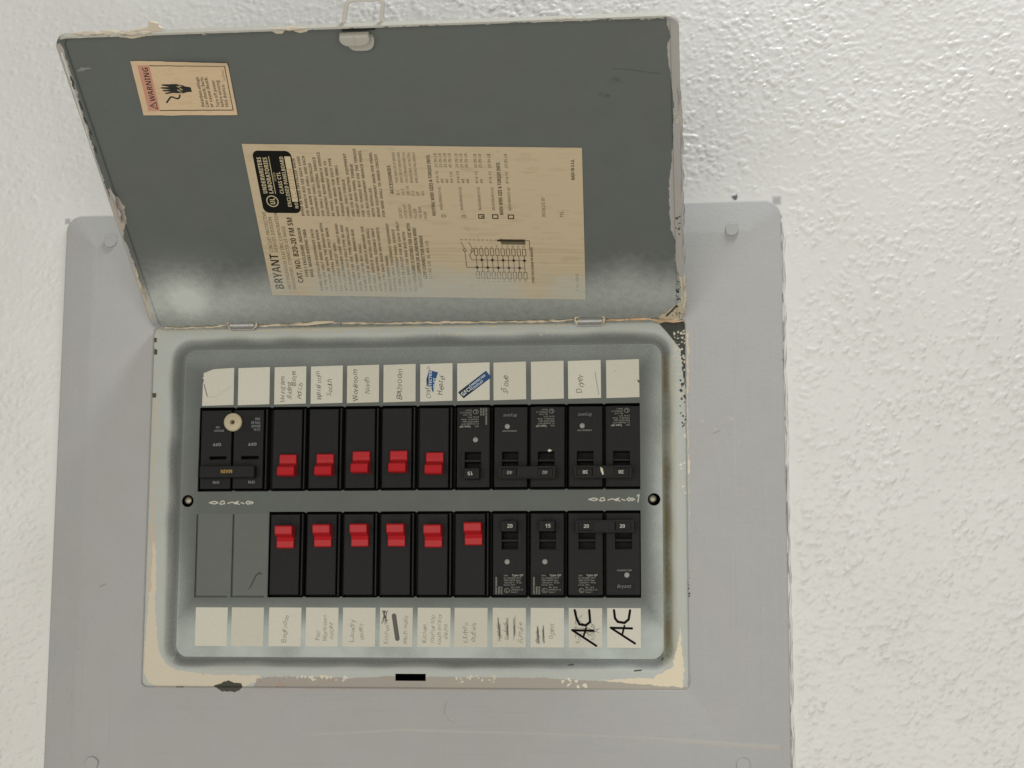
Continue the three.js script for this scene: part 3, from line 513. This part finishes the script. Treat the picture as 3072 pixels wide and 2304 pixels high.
// ---------------------------------------------------------------- printed labels on the door
const onDoorPoint = (u, v, n) => { const [x, y] = onDoor(u, v, n); return [x, y, n]; };
function bentSheet(c, uvRect, nx, ny, lift) {        // a paper sheet, corners in reading order, standing off the metal a little
  const pos = [], uv = [], idx = [];
  for (let j = 0; j <= ny; j++) for (let i = 0; i <= nx; i++) {
    const a = i / nx, b = j / ny, q = [0, 1, 2].map((k) => (c[0][k] * (1 - a) + c[1][k] * a) * (1 - b) + (c[3][k] * (1 - a) + c[2][k] * a) * b);
    q[2] += lift(a, b); pos.push(...q); uv.push(a, 1 - b);
  }
  for (let j = 0; j < ny; j++) for (let i = 0; i < nx; i++) { const k = j * (nx + 1) + i; idx.push(k, k + nx + 1, k + nx + 2, k, k + nx + 2, k + 1); }
  const g = new THREE.BufferGeometry(); g.setAttribute('position', new THREE.Float32BufferAttribute(pos, 3)); g.setAttribute('uv', new THREE.Float32BufferAttribute(uv, 2)); g.setIndex(idx); g.computeVertexNormals();
  return g;
}
function agedPaper(g, w, h, r, gr, b, blots) {
  g.fillStyle = `rgb(${r},${gr},${b})`; g.fillRect(0, 0, w, h);
  for (let i = 0; i < blots; i++) { const d = rnd() < 0.5 ? [120, 98, 60] : [225, 208, 170]; g.fillStyle = `rgba(${d},${0.02 + rnd() * 0.05})`; g.beginPath(); g.ellipse(rnd() * w, rnd() * h, 3 + rnd() * 12, 12 + rnd() * 60, 0, 0, 7); g.fill(); }
}
{ // warning label: reads upwards, its head to the left
  const w = 512, h = 900, c = newCanvas(w, h), g = c.getContext('2d');
  agedPaper(g, w, h, 222, 196, 160, 160);
  g.fillStyle = '#cf9a82'; g.fillRect(40, 56, 432, 112);
  g.strokeStyle = '#50463a'; g.lineWidth = 8; g.beginPath(); g.moveTo(44, 168); g.lineTo(44, 866); g.lineTo(470, 866); g.lineTo(470, 168); g.stroke();
  g.strokeStyle = '#4b3d35'; g.lineWidth = 8; g.beginPath(); g.moveTo(58, 148); g.lineTo(90, 86); g.lineTo(122, 148); g.closePath(); g.stroke(); g.fillStyle = '#4b3d35'; g.fillRect(87, 106, 7, 22);
  g.font = 'bold 74px sans-serif'; g.fillText('WARNING', 130, 146, 326);
  // a hand struck by a spark beside a frayed wire
  g.save(); g.fillStyle = '#33342f'; g.beginPath();
  [[190, 420], [198, 330], [186, 258], [198, 254], [212, 316], [214, 240], [226, 238], [232, 312], [240, 228], [252, 228], [256, 312], [268, 240], [280, 242], [280, 330], [284, 380], [272, 430], [258, 460], [252, 510], [208, 512], [204, 468]].forEach(([x, y], i) => (i ? g.lineTo(x + 16, y) : g.moveTo(x + 16, y))); g.closePath(); g.fill();
  g.strokeStyle = '#c9b184'; g.lineWidth = 7; g.beginPath(); [[196, 420], [226, 380], [230, 424], [262, 384], [262, 420], [292, 392]].forEach(([x, y], i) => (i ? g.lineTo(x + 12, y) : g.moveTo(x + 12, y))); g.stroke();
  g.strokeStyle = '#33342f'; g.lineWidth = 15; g.lineCap = 'round'; g.beginPath(); g.moveTo(120, 250); g.lineTo(170, 296); g.bezierCurveTo(190, 330, 132, 350, 172, 384); g.lineTo(190, 390); g.stroke(); g.restore();
  g.fillStyle = '#4a4336'; g.font = 'bold 42px sans-serif';
  ['Hazardous voltage.', 'Can shock, burn,', 'or cause death.'].forEach((t, i) => g.fillText(t, 72, 602 + i * 42, 300));
  g.fillStyle = '#5d5545'; ['Turn off power', 'before servicing', 'this device.'].forEach((t, i) => g.fillText(t, 72, 746 + i * 42, 264));
  g.font = '28px sans-serif'; g.fillText('2-07963', 330, 850);
  const P = (u, v) => onDoorPoint(u, v, 0.012);
  const geo = bentSheet([P(432, 344.5), P(392, 182.5), P(682.7, 185), P(713.6, 343)], 0, 10, 16, (a, b) => 0.008 + 0.02 * Math.abs(noiseA(a * 2, b * 3)) + 0.05 * smooth(0.93, 1, a) * smooth(0.2, 0.8, b) + 0.02 * smooth(0.05, 0, a));
  mesh('warning_label', geo, new THREE.MeshPhysicalMaterial({ map: asTexture(c), roughness: 0.7, specularIntensity: 0.3 }), door);
}
{ // rating and wiring label
  const w = 1000, h = 2000, c = newCanvas(w, h), g = c.getContext('2d');
  agedPaper(g, w, h, 208, 190, 158, 900);
  for (let i = 0; i < 60; i++) { g.fillStyle = `rgba(110,88,50,${0.03 + rnd() * 0.04})`; g.fillRect(rnd() * w * 0.4, 0, 2 + rnd() * 5, h); }
  const ink = '#2a251a', ink2 = '#43392a';
  const T = (t, x, y, size, bold, max, col = ink) => { g.fillStyle = col; g.font = `${bold ? 'bold ' : ''}${size}px sans-serif`; g.fillText(t, x, y, max); };
  T('BRYANT', 40, 86, 76, true, 250, '#322e24');
  ['CIRCUIT PROTECTIVE', 'DEVICES DIVISION'].forEach((t, i) => T(t, 300, 62 + i * 30, 29, false, 280, ink2));
  T('WESTINGHOUSE ELECTRIC CORPORATION', 40, 132, 28, false, 545, ink2); T('BRIDGEPORT, CONNECTICUT 06602', 40, 164, 28, false, 440, ink2);
  T('CAT. NO. B20-20 FM SM', 90, 218, 46, true, 450); T('TYPE 1 ENCLOSURE  INDOOR', 130, 258, 27, true, 340); T('MAX. MAINS RATING 100A', 130, 290, 27, true, 330);
  const words = 'panel main circuit breaker wire lug neutral branch torque for use with the and to be load bus type suitable service when installed equipment only each shall bond'.split(' ');
  const para = (x, y, width, rows, lh, size) => { for (let r = 0; r < rows; r++) { const end = r % 5 === 4 ? width * (0.5 + rnd() * 0.4) : width * (0.9 + rnd() * 0.1); let q = x; if (rnd() < 0.12) g.fillStyle = ink; else g.fillStyle = ink2; g.font = `bold ${size + 1}px sans-serif`; while (q < x + end - 30) { const t = words[Math.floor(rnd() * words.length)].toUpperCase(); const m = g.measureText(t).width; g.fillText(t, q, y + r * lh); q += m + 8; } } };
  para(36, 336, 470, 19, 31.5, 23); para(548, 300, 400, 17, 31, 22);
  ['THIS PANELBOARD IS SUITABLE FOR USE WITH', '60/75°C COPPER OR ALUMINUM WIRE'].forEach((t, i) => T(t, 40 + i * 30, 940 + i * 34, 28, true, 470 - i * 60)); T('LINE CONNECTOR RANGE', 130, 1008, 28, true, 300); T('CU #6-1/0  AL #4-1/0', 130, 1042, 28, false, 300);
  T('ACCESSORIES', 700, 866, 28, true);
  for (let i = 0; i < 6; i++) { T(['GFI KIT', 'LOCK KIT', 'GROUND', 'FILLER', 'TIE BAR', 'HUB'][i], 540, 900 + i * 30, 23, false, 120, ink2); T(['B-1', 'LK-2', 'GK-10', 'F-1', 'HT', 'RH'][i], 690, 900 + i * 30, 23, false, 80, ink2); if (i < 5) T(words.slice(i, i + 4).join(' ').toUpperCase(), 770, 900 + i * 30, 21, false, 190, ink2); }
  T('NEUTRAL WIRE SIZES & TORQUE INFO.', 560, 1106, 29, true, 390);
  for (const [y0, n] of [[1146, 4], [1270, 3], [1380, 2], [1462, 1], [1560, 1]]) for (let i = 0; i < n; i++) { if (!i) T('MAIN/BRANCH #' + (2 + i), 600, y0 + 6, 23, false, 150, ink2); T(['#14-10', '#8', '#6', '#4-1/0'][i % 4], 772, y0 + i * 28, 24, false, 80, ink2); T(['20', '25', '35', '45'][i % 4] + ' IN LB', 868, y0 + i * 28, 24, false, 90, ink2); }
  T('MAIN WIRE SIZE & TORQUE INFO.', 570, 1516, 30, true, 340);
  g.strokeStyle = ink; g.lineWidth = 6; for (const y of [1366, 1450, 1545]) g.strokeRect(548, y, 24, 32); T('x', 552, 1394, 26, true); g.lineWidth = 3; for (const y of [1152, 1276]) { g.beginPath(); g.ellipse(560, y, 8, 12, 0, 0, 7); g.stroke(); }
  T('INSTALLED BY', 560, 1770, 27, false, 130, ink2); T('TEL.', 560, 1878, 27, false, 60, ink2); T('MADE IN U.S.A.', 800, 1952, 26, true, 130); T('P. NO. 1234-5', 60, 1958, 24, false, 120, ink2);
  // wiring diagram
  g.strokeStyle = ink2; g.lineWidth = 4;
  for (let i = 0; i < 10; i++) {
    const y = 1330 + i * 33; g.lineWidth = 3.5;
    for (const x of [140, 300]) { g.strokeRect(x, y - 9, 46, 20); }
    g.beginPath(); g.moveTo(186, y); g.lineTo(300, y); g.stroke();
    g.fillStyle = '#1f1c15'; g.beginPath(); g.arc(i % 2 ? 268 : 216, y, 9, 0, 7); g.fill();
    T(String(i * 2 + 1), 116, y + 6, 17); T(String(i * 2 + 2), 352, y + 6, 17);
  }
  g.beginPath(); g.moveTo(216, 1266); g.lineTo(216, 1630); g.moveTo(268, 1300); g.lineTo(268, 1640); g.moveTo(216, 1266); g.lineTo(330, 1262); g.moveTo(268, 1300); g.lineTo(300, 1290); g.lineTo(330, 1310); g.stroke();
  for (const y of [1262, 1310]) { g.beginPath(); g.arc(334, y, 9, 0, 7); g.stroke(); g.beginPath(); g.moveTo(345, y); g.lineTo(390, y - 20); g.stroke(); }
  g.beginPath(); g.setLineDash([16, 10]); g.moveTo(404, 1240); g.lineTo(404, 1480); g.stroke(); g.setLineDash([]); g.fillStyle = '#6f6550'; g.fillRect(376, 1490, 36, 150); g.fillStyle = '#3a3426'; g.fillRect(396, 1466, 12, 170); g.beginPath(); g.arc(404, 1490, 10, 0, 7); g.stroke();
  g.beginPath(); g.moveTo(404, 1640); g.lineTo(404, 1664); g.lineTo(340, 1664); g.stroke();
  g.save(); g.translate(110, 1682); T('CONNECTION DIAGRAM FOR BRANCHES', 0, 0, 22, true, 250); g.restore();
  // the testing laboratory's black plate
  g.fillStyle = '#191915'; g.beginPath(); g.roundRect(566, 52, 394, 232, 36); g.fill();
  g.strokeStyle = '#d8c9a3'; g.lineWidth = 6; g.beginPath(); g.arc(642, 118, 34, 0, 7); g.stroke(); T('UL', 620, 134, 42, true, 44, '#d8c9a3');
  T('UNDERWRITERS', 690, 98, 36, true, 230, '#d8c9a3'); T('LABORATORIES', 690, 134, 36, true, 230, '#d8c9a3'); g.fillStyle = '#d8c9a3'; g.fillRect(690, 144, 236, 4);
  T('LISTED', 770, 166, 18, false, 60, '#d8c9a3'); T('CLASS CTL', 690, 198, 32, true, 140, '#d8c9a3'); T('ENCLOSED PANELBOARD', 606, 232, 32, true, 320, '#d8c9a3');
  g.fillRect(640, 240, 286, 36); T('NO', 596, 272, 28, true, 40, '#d8c9a3'); T('CC-073104', 660, 272, 40, false, 240, '#b98f72');
  for (let i = 0; i < 120000; i++) {                   // droplets of the same sprayed paint over the edge beside the hinge
    const x = Math.abs(rnd() + rnd() + rnd() - 1.5) * 250, y = rnd() * h, wgt = x < 210 * (1 + 0.35 * noiseA(y * 0.004, 1)) ? 0.5 : 0.15;
    g.fillStyle = `rgba(190,194,186,${wgt * (0.55 + 0.45 * noiseB(y * 0.002, 7))})`; g.fillRect(x, y, 2 + rnd() * 2.5, 2 + rnd() * 2.5);
  }
  const P = (u, v) => onDoorPoint(u, v, 0.008);
  const geo = bentSheet([P(817.5, 885), P(725.6, 431.6), P(1746, 443.7), P(1757.5, 898.7)], 0, 8, 16, (a, b) => 0.004 + 0.006 * Math.abs(noiseA(a * 1.3, b * 2)));
  mesh('rating_label', geo, new THREE.MeshPhysicalMaterial({ map: asTexture(c), roughness: 0.75, specularIntensity: 0.3 }), door);
}

// ---------------------------------------------------------------- hinges and torn paint along the hinge line
{
  const zinc = new THREE.MeshStandardMaterial({ color: new THREE.Color().setRGB(0.36, 0.36, 0.34), metalness: 0.4, roughness: 0.6, roughnessMap: patches });
  const skin = new THREE.MeshPhysicalMaterial({ color: '#d5c5a8', roughness: 0.6 }), skin2 = new THREE.MeshPhysicalMaterial({ color: '#d9b892', roughness: 0.65 });
  for (const [u0, u1, v] of [[691, 763, 976], [1733, 1806, 963]]) {
    const [xa, y] = at(u0, v, 0.08), [xb] = at(u1, v, 0.08), n = xb - xa;
    const h = mesh('hinge', merged([new THREE.CylinderGeometry(0.105, 0.105, n, 20).rotateZ(Math.PI / 2), box(-n / 2, -0.13, -0.1, n / 2, -0.02, -0.02, 0.02)]), zinc, panel);
    put(h, (xa + xb) / 2, y, 0.06);
    for (const e of [-1, 1]) put(mesh('hinge_pin', new THREE.SphereGeometry(0.06, 12, 8), zinc, h), e * n / 2, 0, 0);
  }
  for (const [u0, u1, v] of [[691, 763, 976], [1733, 1806, 963]]) for (const [u, d] of [[u0, -1], [u1, 1]]) {
    const [x, y] = at(u, v, 0.1); mesh('paint_bead', crust([[x - 0.02 * d, y - 0.12, 0.12], [x + 0.05 * d, y - 0.02, 0.14], [x + 0.04 * d, y + 0.10, 0.12], [x - 0.12 * d, y + 0.13, 0.14]], 0.05, 7, u * 0.1), skin, panel);
  }
  const H = (u, v, z = 0.07) => [...at(u, v, z), z];
  mesh('paint_bead', crust([H(465, 983), H(560, 984), H(640, 981), H(690, 974)], 0.035, 7, 11), skin, panel);
  mesh('paint_bead', crust([H(765, 979), H(850, 975), H(960, 966), H(1100, 970), H(1300, 968), H(1500, 965), H(1640, 964), H(1730, 958)], 0.045, 7, 14), skin, panel);
  mesh('paint_bead', crust([H(1808, 962), H(1880, 958), H(1940, 957), H(1990, 964), H(2052, 962)], 0.06, 7, 21), skin2, panel);
  const flap = [[860, 976], [930, 968], [965, 958], [990, 951], [1012, 948], [1008, 955], [1015, 960], [985, 970], [920, 977]].map(([u, v]) => at(u, v, 0.12));
  mesh('paint_flake', slab(shapeOf(flap), 0.11, 0.135, 0.006), skin, panel);
}

// ---------------------------------------------------------------- breakers
const dustMap = (() => { const c = newCanvas(512, 512), g = c.getContext('2d'); g.fillStyle = '#c4c4c4'; g.fillRect(0, 0, 512, 512); for (let i = 0; i < 5000; i++) { g.fillStyle = rnd() < 0.6 ? `rgba(255,250,235,${rnd() * 0.25})` : `rgba(90,90,90,${rnd() * 0.25})`; const q = 0.6 + rnd() * rnd() * 5; g.fillRect(rnd() * 512, rnd() * 512, q, q * (0.4 + rnd())); } for (let i = 0; i < 90; i++) { g.strokeStyle = `rgba(255,252,240,${0.08 + rnd() * 0.2})`; g.lineWidth = 0.7 + rnd(); const x = rnd() * 512, y = rnd() * 512; g.beginPath(); g.moveTo(x, y); g.lineTo(x + (rnd() - 0.5) * 30, y + (rnd() - 0.5) * 90); g.stroke(); } const t = asTexture(c); t.wrapS = t.wrapT = THREE.RepeatWrapping; return t; })();   // dust and rub marks on the moulded plastic
const bakelite = new THREE.MeshPhysicalMaterial({ color: new THREE.Color().setRGB(0.034, 0.034, 0.033), map: dustMap, roughness: 0.9, roughnessMap: copyOf(patches, 6, 6), bumpMap: copyOf(fineGrain, 10, 10), bumpScale: 0.00008, specularIntensity: 0.35 });
const redPlastic = new THREE.MeshPhysicalMaterial({ color: new THREE.Color().setRGB(0.50, 0.014, 0.020), roughness: 0.38, specularIntensity: 0.6 });
const creamMetal = new THREE.MeshPhysicalMaterial({ color: '#c9bd9f', roughness: 0.5 }), greyDot = new THREE.MeshPhysicalMaterial({ color: '#9a9a94', roughness: 0.5 });
const prints = newCanvas(1024, 512), pg = prints.getContext('2d');
const plasticCss = '#272726'; pg.fillStyle = plasticCss; pg.fillRect(0, 0, 1024, 512);
const cells = {};
function cell(name, x, y, w, h, draw) { cells[name] = [x / 1024, 1 - (y + h) / 512, (x + w) / 1024, 1 - y / 512]; pg.save(); pg.beginPath(); pg.rect(x, y, w, h); pg.clip(); pg.translate(x, y); draw(pg, w, h); pg.restore(); }
const number = (t, c = '#9f9e97') => (g, w, h) => { g.fillStyle = c; g.font = `bold ${h * 0.74}px sans-serif`; g.textAlign = 'center'; g.fillText(t, w / 2, h * 0.78); };
for (const [i, t] of ['15', '20', '30', '40'].entries()) cell(t, i * 100, 0, 96, 64, number(t, t === '40' ? '#9a998f' : '#c4c3ba'));
cell('MAIN', 400, 0, 160, 60, number('MAIN', '#b99a5a')); cell('OFF', 570, 0, 120, 64, number('OFF', '#9a9b9d')); cell('ON', 700, 0, 110, 64, number('ON', '#8e8f92'));
const printed = (full) => (g, w, h) => {
  g.fillStyle = '#b4b3a8'; const x0 = full ? 76 : 8; g.font = 'bold 26px sans-serif'; g.fillText('Type QP', x0 + 70, 26, 110); g.font = '22px sans-serif'; g.fillText('Use', x0, 26, 56);
  g.font = '20px sans-serif'; ['Cir. Breaker 40°C', 'SWD HACR Type', '120/240 V~ 10 kA', 'CU-AL 75°C', 'No. 14-8', 'LISTED E-12', 'Issue 1'].forEach((t, i) => g.fillText(t, x0 + (i > 3 ? 62 : 0), 50 + i * 23, i > 3 ? 112 : 172));
  g.strokeStyle = '#b4b3a8'; g.lineWidth = 3; g.beginPath(); g.arc(x0 + 28, h - 44, 22, 0, 7); g.moveTo(x0 + 22, h - 58); g.lineTo(x0 + 22, h - 34); g.lineTo(x0 + 38, h - 34); g.stroke();
  if (full) { g.save(); g.rotate(-Math.PI / 2); g.fillStyle = '#a5a49a'; g.font = 'bold 20px sans-serif'; g.fillText('CIRCUIT BREAKER', -h + 6, 18, h - 14); g.fillText('TORQUE', -h + 6, 42, h * 0.42); g.fillText('20 IN LB', -h + 6, 64, h * 0.36); g.restore(); }
};
cell('info', 0, 80, 256, 210, printed(true)); cell('info2', 264, 80, 190, 210, printed(false));
cell('logo', 470, 80, 200, 70, (g) => { g.fillStyle = '#78777a'; g.font = 'bold italic 46px sans-serif'; g.fillText('Bryant', 6, 48, 180); }); cell('bar', 470, 160, 200, 26, (g) => { g.fillStyle = '#96948c'; g.font = 'bold 22px sans-serif'; g.fillText('COMMON TRIP', 4, 20, 190); });
cell('gauge', 690, 80, 150, 90, (g) => { g.fillStyle = '#8a8d8e'; g.font = 'bold 22px sans-serif'; ['CU-AL', 'BRYANT', 'TYPE BR', '100A'].forEach((t, i) => g.fillText(t, 6, 22 + i * 21, 138)); }); cell('gauge2', 850, 80, 130, 60, (g) => { g.fillStyle = '#8a8d8e'; g.font = 'bold 24px sans-serif'; g.fillText('BRYANT', 4, 24, 118); g.fillText('100', 40, 52); });
const printMaterial = new THREE.MeshPhysicalMaterial({ map: asTexture(prints), roughness: 0.7, specularIntensity: 0.35 });

function breaker(name, label, poles, x, row, category = 'circuit breaker', group) {   // built upright; the upper row stands on its head
  const t = new THREE.Group(); t.name = numbered(name); t.userData = { label, category }; if (group) t.userData.group = group;
  put(t, x + poles / 2, (ROWS[row][0] + ROWS[row][1]) / 2, FACE_Z + (rnd() - 0.5) * 0.03); t.rotation.z = (row === 0 ? Math.PI : 0) + (rnd() - 0.5) * 0.006; t.rotation.y = (rnd() - 0.5) * 0.014; scene.add(t);
  return t;
}
const print = (t, key, x, y, w, h, z) => mesh('printed_mark', quad([[x - w / 2, y + h / 2, z], [x + w / 2, y + h / 2, z], [x + w / 2, y - h / 2, z], [x - w / 2, y - h / 2, z]], cells[key]), printMaterial, t);
const TOP = 1.12;
const body = (t, n) => mesh('body', box(-n / 2 + 0.012, -TOP, -1.7, n / 2 - 0.012, TOP, -0.45, 0.02), bakelite, t);
function facePlate(t, x0, x1, holes = []) {
  const s = shapeOf(rect4(x0, -1.07, x1, 1.07), holes.map((h) => rect4(...h).reverse()));
  return mesh('face_plate', slab(s, -0.5, -0.005, 0.018), bakelite, t);
}
const ridge = (t, x) => mesh('side_rib', box(x - 0.022, -1.09, -0.5, x + 0.022, 1.09, -0.03, 0.008), bakelite, t);
const profile = [[-0.30, -0.1], [-0.30, 0.09], [-0.275, 0.125], [-0.12, 0.135], [-0.055, 0.115], [-0.03, 0.13], [0.045, 0.33], [0.075, 0.365], [0.25, 0.395], [0.285, 0.365], [0.30, 0.3], [0.30, -0.1]];
const toggleGeo = (() => {
  const g = new THREE.ExtrudeGeometry(shapeOf(profile), { depth: 0.42, bevelEnabled: true, bevelThickness: 0.022, bevelSize: 0.018, bevelOffset: -0.018, bevelSegments: 2 }).translate(0, 0, -0.21);
  return toMetres(g.applyMatrix4(new THREE.Matrix4().makeBasis(new THREE.Vector3(0, 1, 0), new THREE.Vector3(0, 0, 1), new THREE.Vector3(1, 0, 0))));
})();
function redBreaker(x, row, shift, dx, label) {
  const t = breaker('single_pole_breaker', label, 1, x, row, 'circuit breaker', 'single breakers with red toggles'), f = row === 0 ? -1 : 1;
  body(t, 1); facePlate(t, f < 0 ? -0.34 : -0.45, f < 0 ? 0.45 : 0.34); ridge(t, f * 0.41);
  const g = new THREE.Mesh(toggleGeo, redPlastic); g.name = 'toggle'; g.castShadow = g.receiveShadow = true; t.add(g);
  put(g, f * dx, 0.46 + f * shift, 0.0);
  return t;
}
const topNames = ['Living Rm', 'Workroom South', 'Workroom North', 'Bathroom', 'Heater'];
topNames.forEach((n, i) => redBreaker(2 + i, 0, [0, 0.005, 0.07, 0.075, 0.025][i], [0, 0.02, 0, 0.02, -0.01][i], `black breaker with red toggle under the paper slip reading ${n}`));
const lowNames = ['slip reading Bedroom', 'slip with Pop Workroom outlet written on it', 'slip with Laundry outlet written on it', 'slip crossed by a dark pencil bar', 'slip with four lines of faint handwriting', 'slip reading Kitchen outlets in two lines'];
lowNames.forEach((n, i) => redBreaker(2 + i, 1, [0, 0.03, 0.04, 0.04, 0.015, 0.07][i], [-0.02, 0, 0, -0.01, -0.02, 0.05][i], `black breaker with red toggle above the paper ${n}`));

function windowedPole(t, cx) {                       // slots and the stub of the handle inside a pole's window
  mesh('cross_bar', box(cx - 0.215, 0.33, -0.5, cx + 0.215, 0.39, -0.04, 0.01), bakelite, t);
}
const win = (cx) => [cx - 0.215, 0.13, cx + 0.215, 0.60];
const dot = (t, x, y) => mesh('rivet', new THREE.SphereGeometry(0.07, 16, 8, 0, 2 * Math.PI, 0, Math.PI / 2).rotateX(Math.PI / 2).scale(1, 1, 0.35).translate(x, y, -0.006), greyDot, t);
function blackSingle(x, row, amps, label) {
  const t = breaker('single_pole_breaker', label, 1, x, row, 'circuit breaker', 'single breakers with black toggles');
  body(t, 1); facePlate(t, -0.45, 0.43, [win(0)]); windowedPole(t, 0);
  mesh('window_frame', merged([box(0.33, 0.12, -0.02, 0.36, 0.9, 0.012), box(-0.24, 0.095, -0.02, 0.36, 0.12, 0.012)]), bakelite, t);
  const h = mesh('toggle', box(-0.21, 0.58, -0.5, 0.21, 0.87, 0.26, 0.03), bakelite, t);
  print(h, amps, 0.03, 0.73, 0.28, 0.19, 0.262);
  dot(t, -0.07, -0.2); print(t, 'info', 0.0, -0.79, 0.78, 0.56, -0.003);
  return t;
}
blackSingle(7, 0, '15', 'black single breaker numbered 15 under the slip with the blue GFCI strip');
blackSingle(8, 1, '20', 'black single breaker numbered 20 above the slip reading Furnace');
blackSingle(9, 1, '15', 'black single breaker numbered 15 above the slip reading open');
function blackDouble(x, row, amps, label) {
  const t = breaker('double_pole_breaker', label, 2, x, row, 'circuit breaker', 'double breakers with tied black toggles');
  body(t, 2); facePlate(t, -0.95, -0.045, [win(-0.46)]); facePlate(t, 0.045, 0.93, [win(0.5)]); windowedPole(t, -0.46); windowedPole(t, 0.5);
  for (const cx of [-0.46, 0.5]) mesh('toggle', box(cx - 0.2, 0.6, -0.5, cx + 0.2, 0.83, 0.285, 0.02), bakelite, t);
  const b = mesh('tie_bar', merged([box(-0.74, 0.54, 0.19, 0.79, 0.6, 0.30, 0.015), box(-0.74, 0.81, 0.19, 0.79, 0.87, 0.30, 0.015), box(-0.27, 0.56, 0.2, 0.29, 0.85, 0.30, 0.015), box(-0.74, 0.56, 0.2, -0.66, 0.85, 0.29, 0.015), box(0.70, 0.56, 0.2, 0.79, 0.85, 0.29, 0.015)]), bakelite, t);
  print(b, amps, -0.46, 0.715, 0.27, 0.18, 0.288); print(b, amps, 0.48, 0.715, 0.27, 0.18, 0.288);
  dot(t, 0.58, -0.55); print(t, 'info2', -0.43, -0.79, 0.56, 0.56, -0.003); print(t, 'bar', 0.56, -0.43, 0.5, 0.07, -0.003); print(t, 'logo', 0.55, -0.85, 0.5, 0.18, -0.003);
  return t;
}
const d40 = blackDouble(8, 0, '40', 'black double breaker numbered 40 under the slip reading Stove');
const d30 = blackDouble(10, 0, '30', 'black double breaker numbered 30 under the slip reading Dryer');
blackDouble(10, 1, '20', 'black double breaker numbered 20 above two slips marked AC');
{ // crumbs of white paint fallen on two breakers
  const white = new THREE.MeshPhysicalMaterial({ color: '#d9d2bd', roughness: 0.7 });
  const crumb = (t, pts, z) => mesh('paint_crumb', slab(shapeOf(pts), z, z + 0.02, 0.006), white, t);
  crumb(d40, [[-0.62, 0.1], [-0.55, 0.06], [-0.5, 0.1], [-0.53, 0.14], [-0.58, 0.13]], 0.0);
  crumb(d30, [[0.02, 0.62], [0.09, 0.58], [0.07, 0.7], [0.02, 0.8], [-0.01, 0.76], [0.01, 0.68]], 0.30);
}
{ // main breaker
  const t = breaker('main_breaker', 'wide black main breaker with one bar handle and a cream round cap', 2, 0, 0, 'circuit breaker');
  body(t, 2); facePlate(t, -0.78, 0.045, [[-0.66, 0.19, -0.18, 0.27]]); facePlate(t, 0.105, 0.95, [[0.24, 0.19, 0.7, 0.27]]); ridge(t, -0.86);
  const h = mesh('handle_bar', box(-0.62, 0.47, -0.5, 0.89, 0.79, 0.27, 0.03), bakelite, t);
  print(h, 'MAIN', 0.14, 0.63, 0.44, 0.18, 0.272);
  for (const x of [0.5, -0.48]) { print(t, 'OFF', x, -0.13, 0.34, 0.16, -0.003); print(t, 'ON', x, 0.9, 0.3, 0.15, -0.003); }
  print(t, 'gauge', -0.48, -0.67, 0.46, 0.42, -0.003); print(t, 'gauge2', 0.5, -0.56, 0.4, 0.2, -0.003);
  const cap = new THREE.LatheGeometry([[0.0, -0.2], [0.045, -0.2], [0.055, 0.1], [0.085, 0.135], [0.12, 0.13], [0.14, 0.105], [0.2, 0.10], [0.245, 0.075], [0.25, 0.03], [0.25, -0.03], [0.1, -0.06]].map(([r, y]) => new THREE.Vector2(r, y)), 36).rotateX(Math.PI / 2);
  put(mesh('round_cap', cap, creamMetal, t), 0.05, -0.73, 0.03);
}
renderer.render(scene, camera);
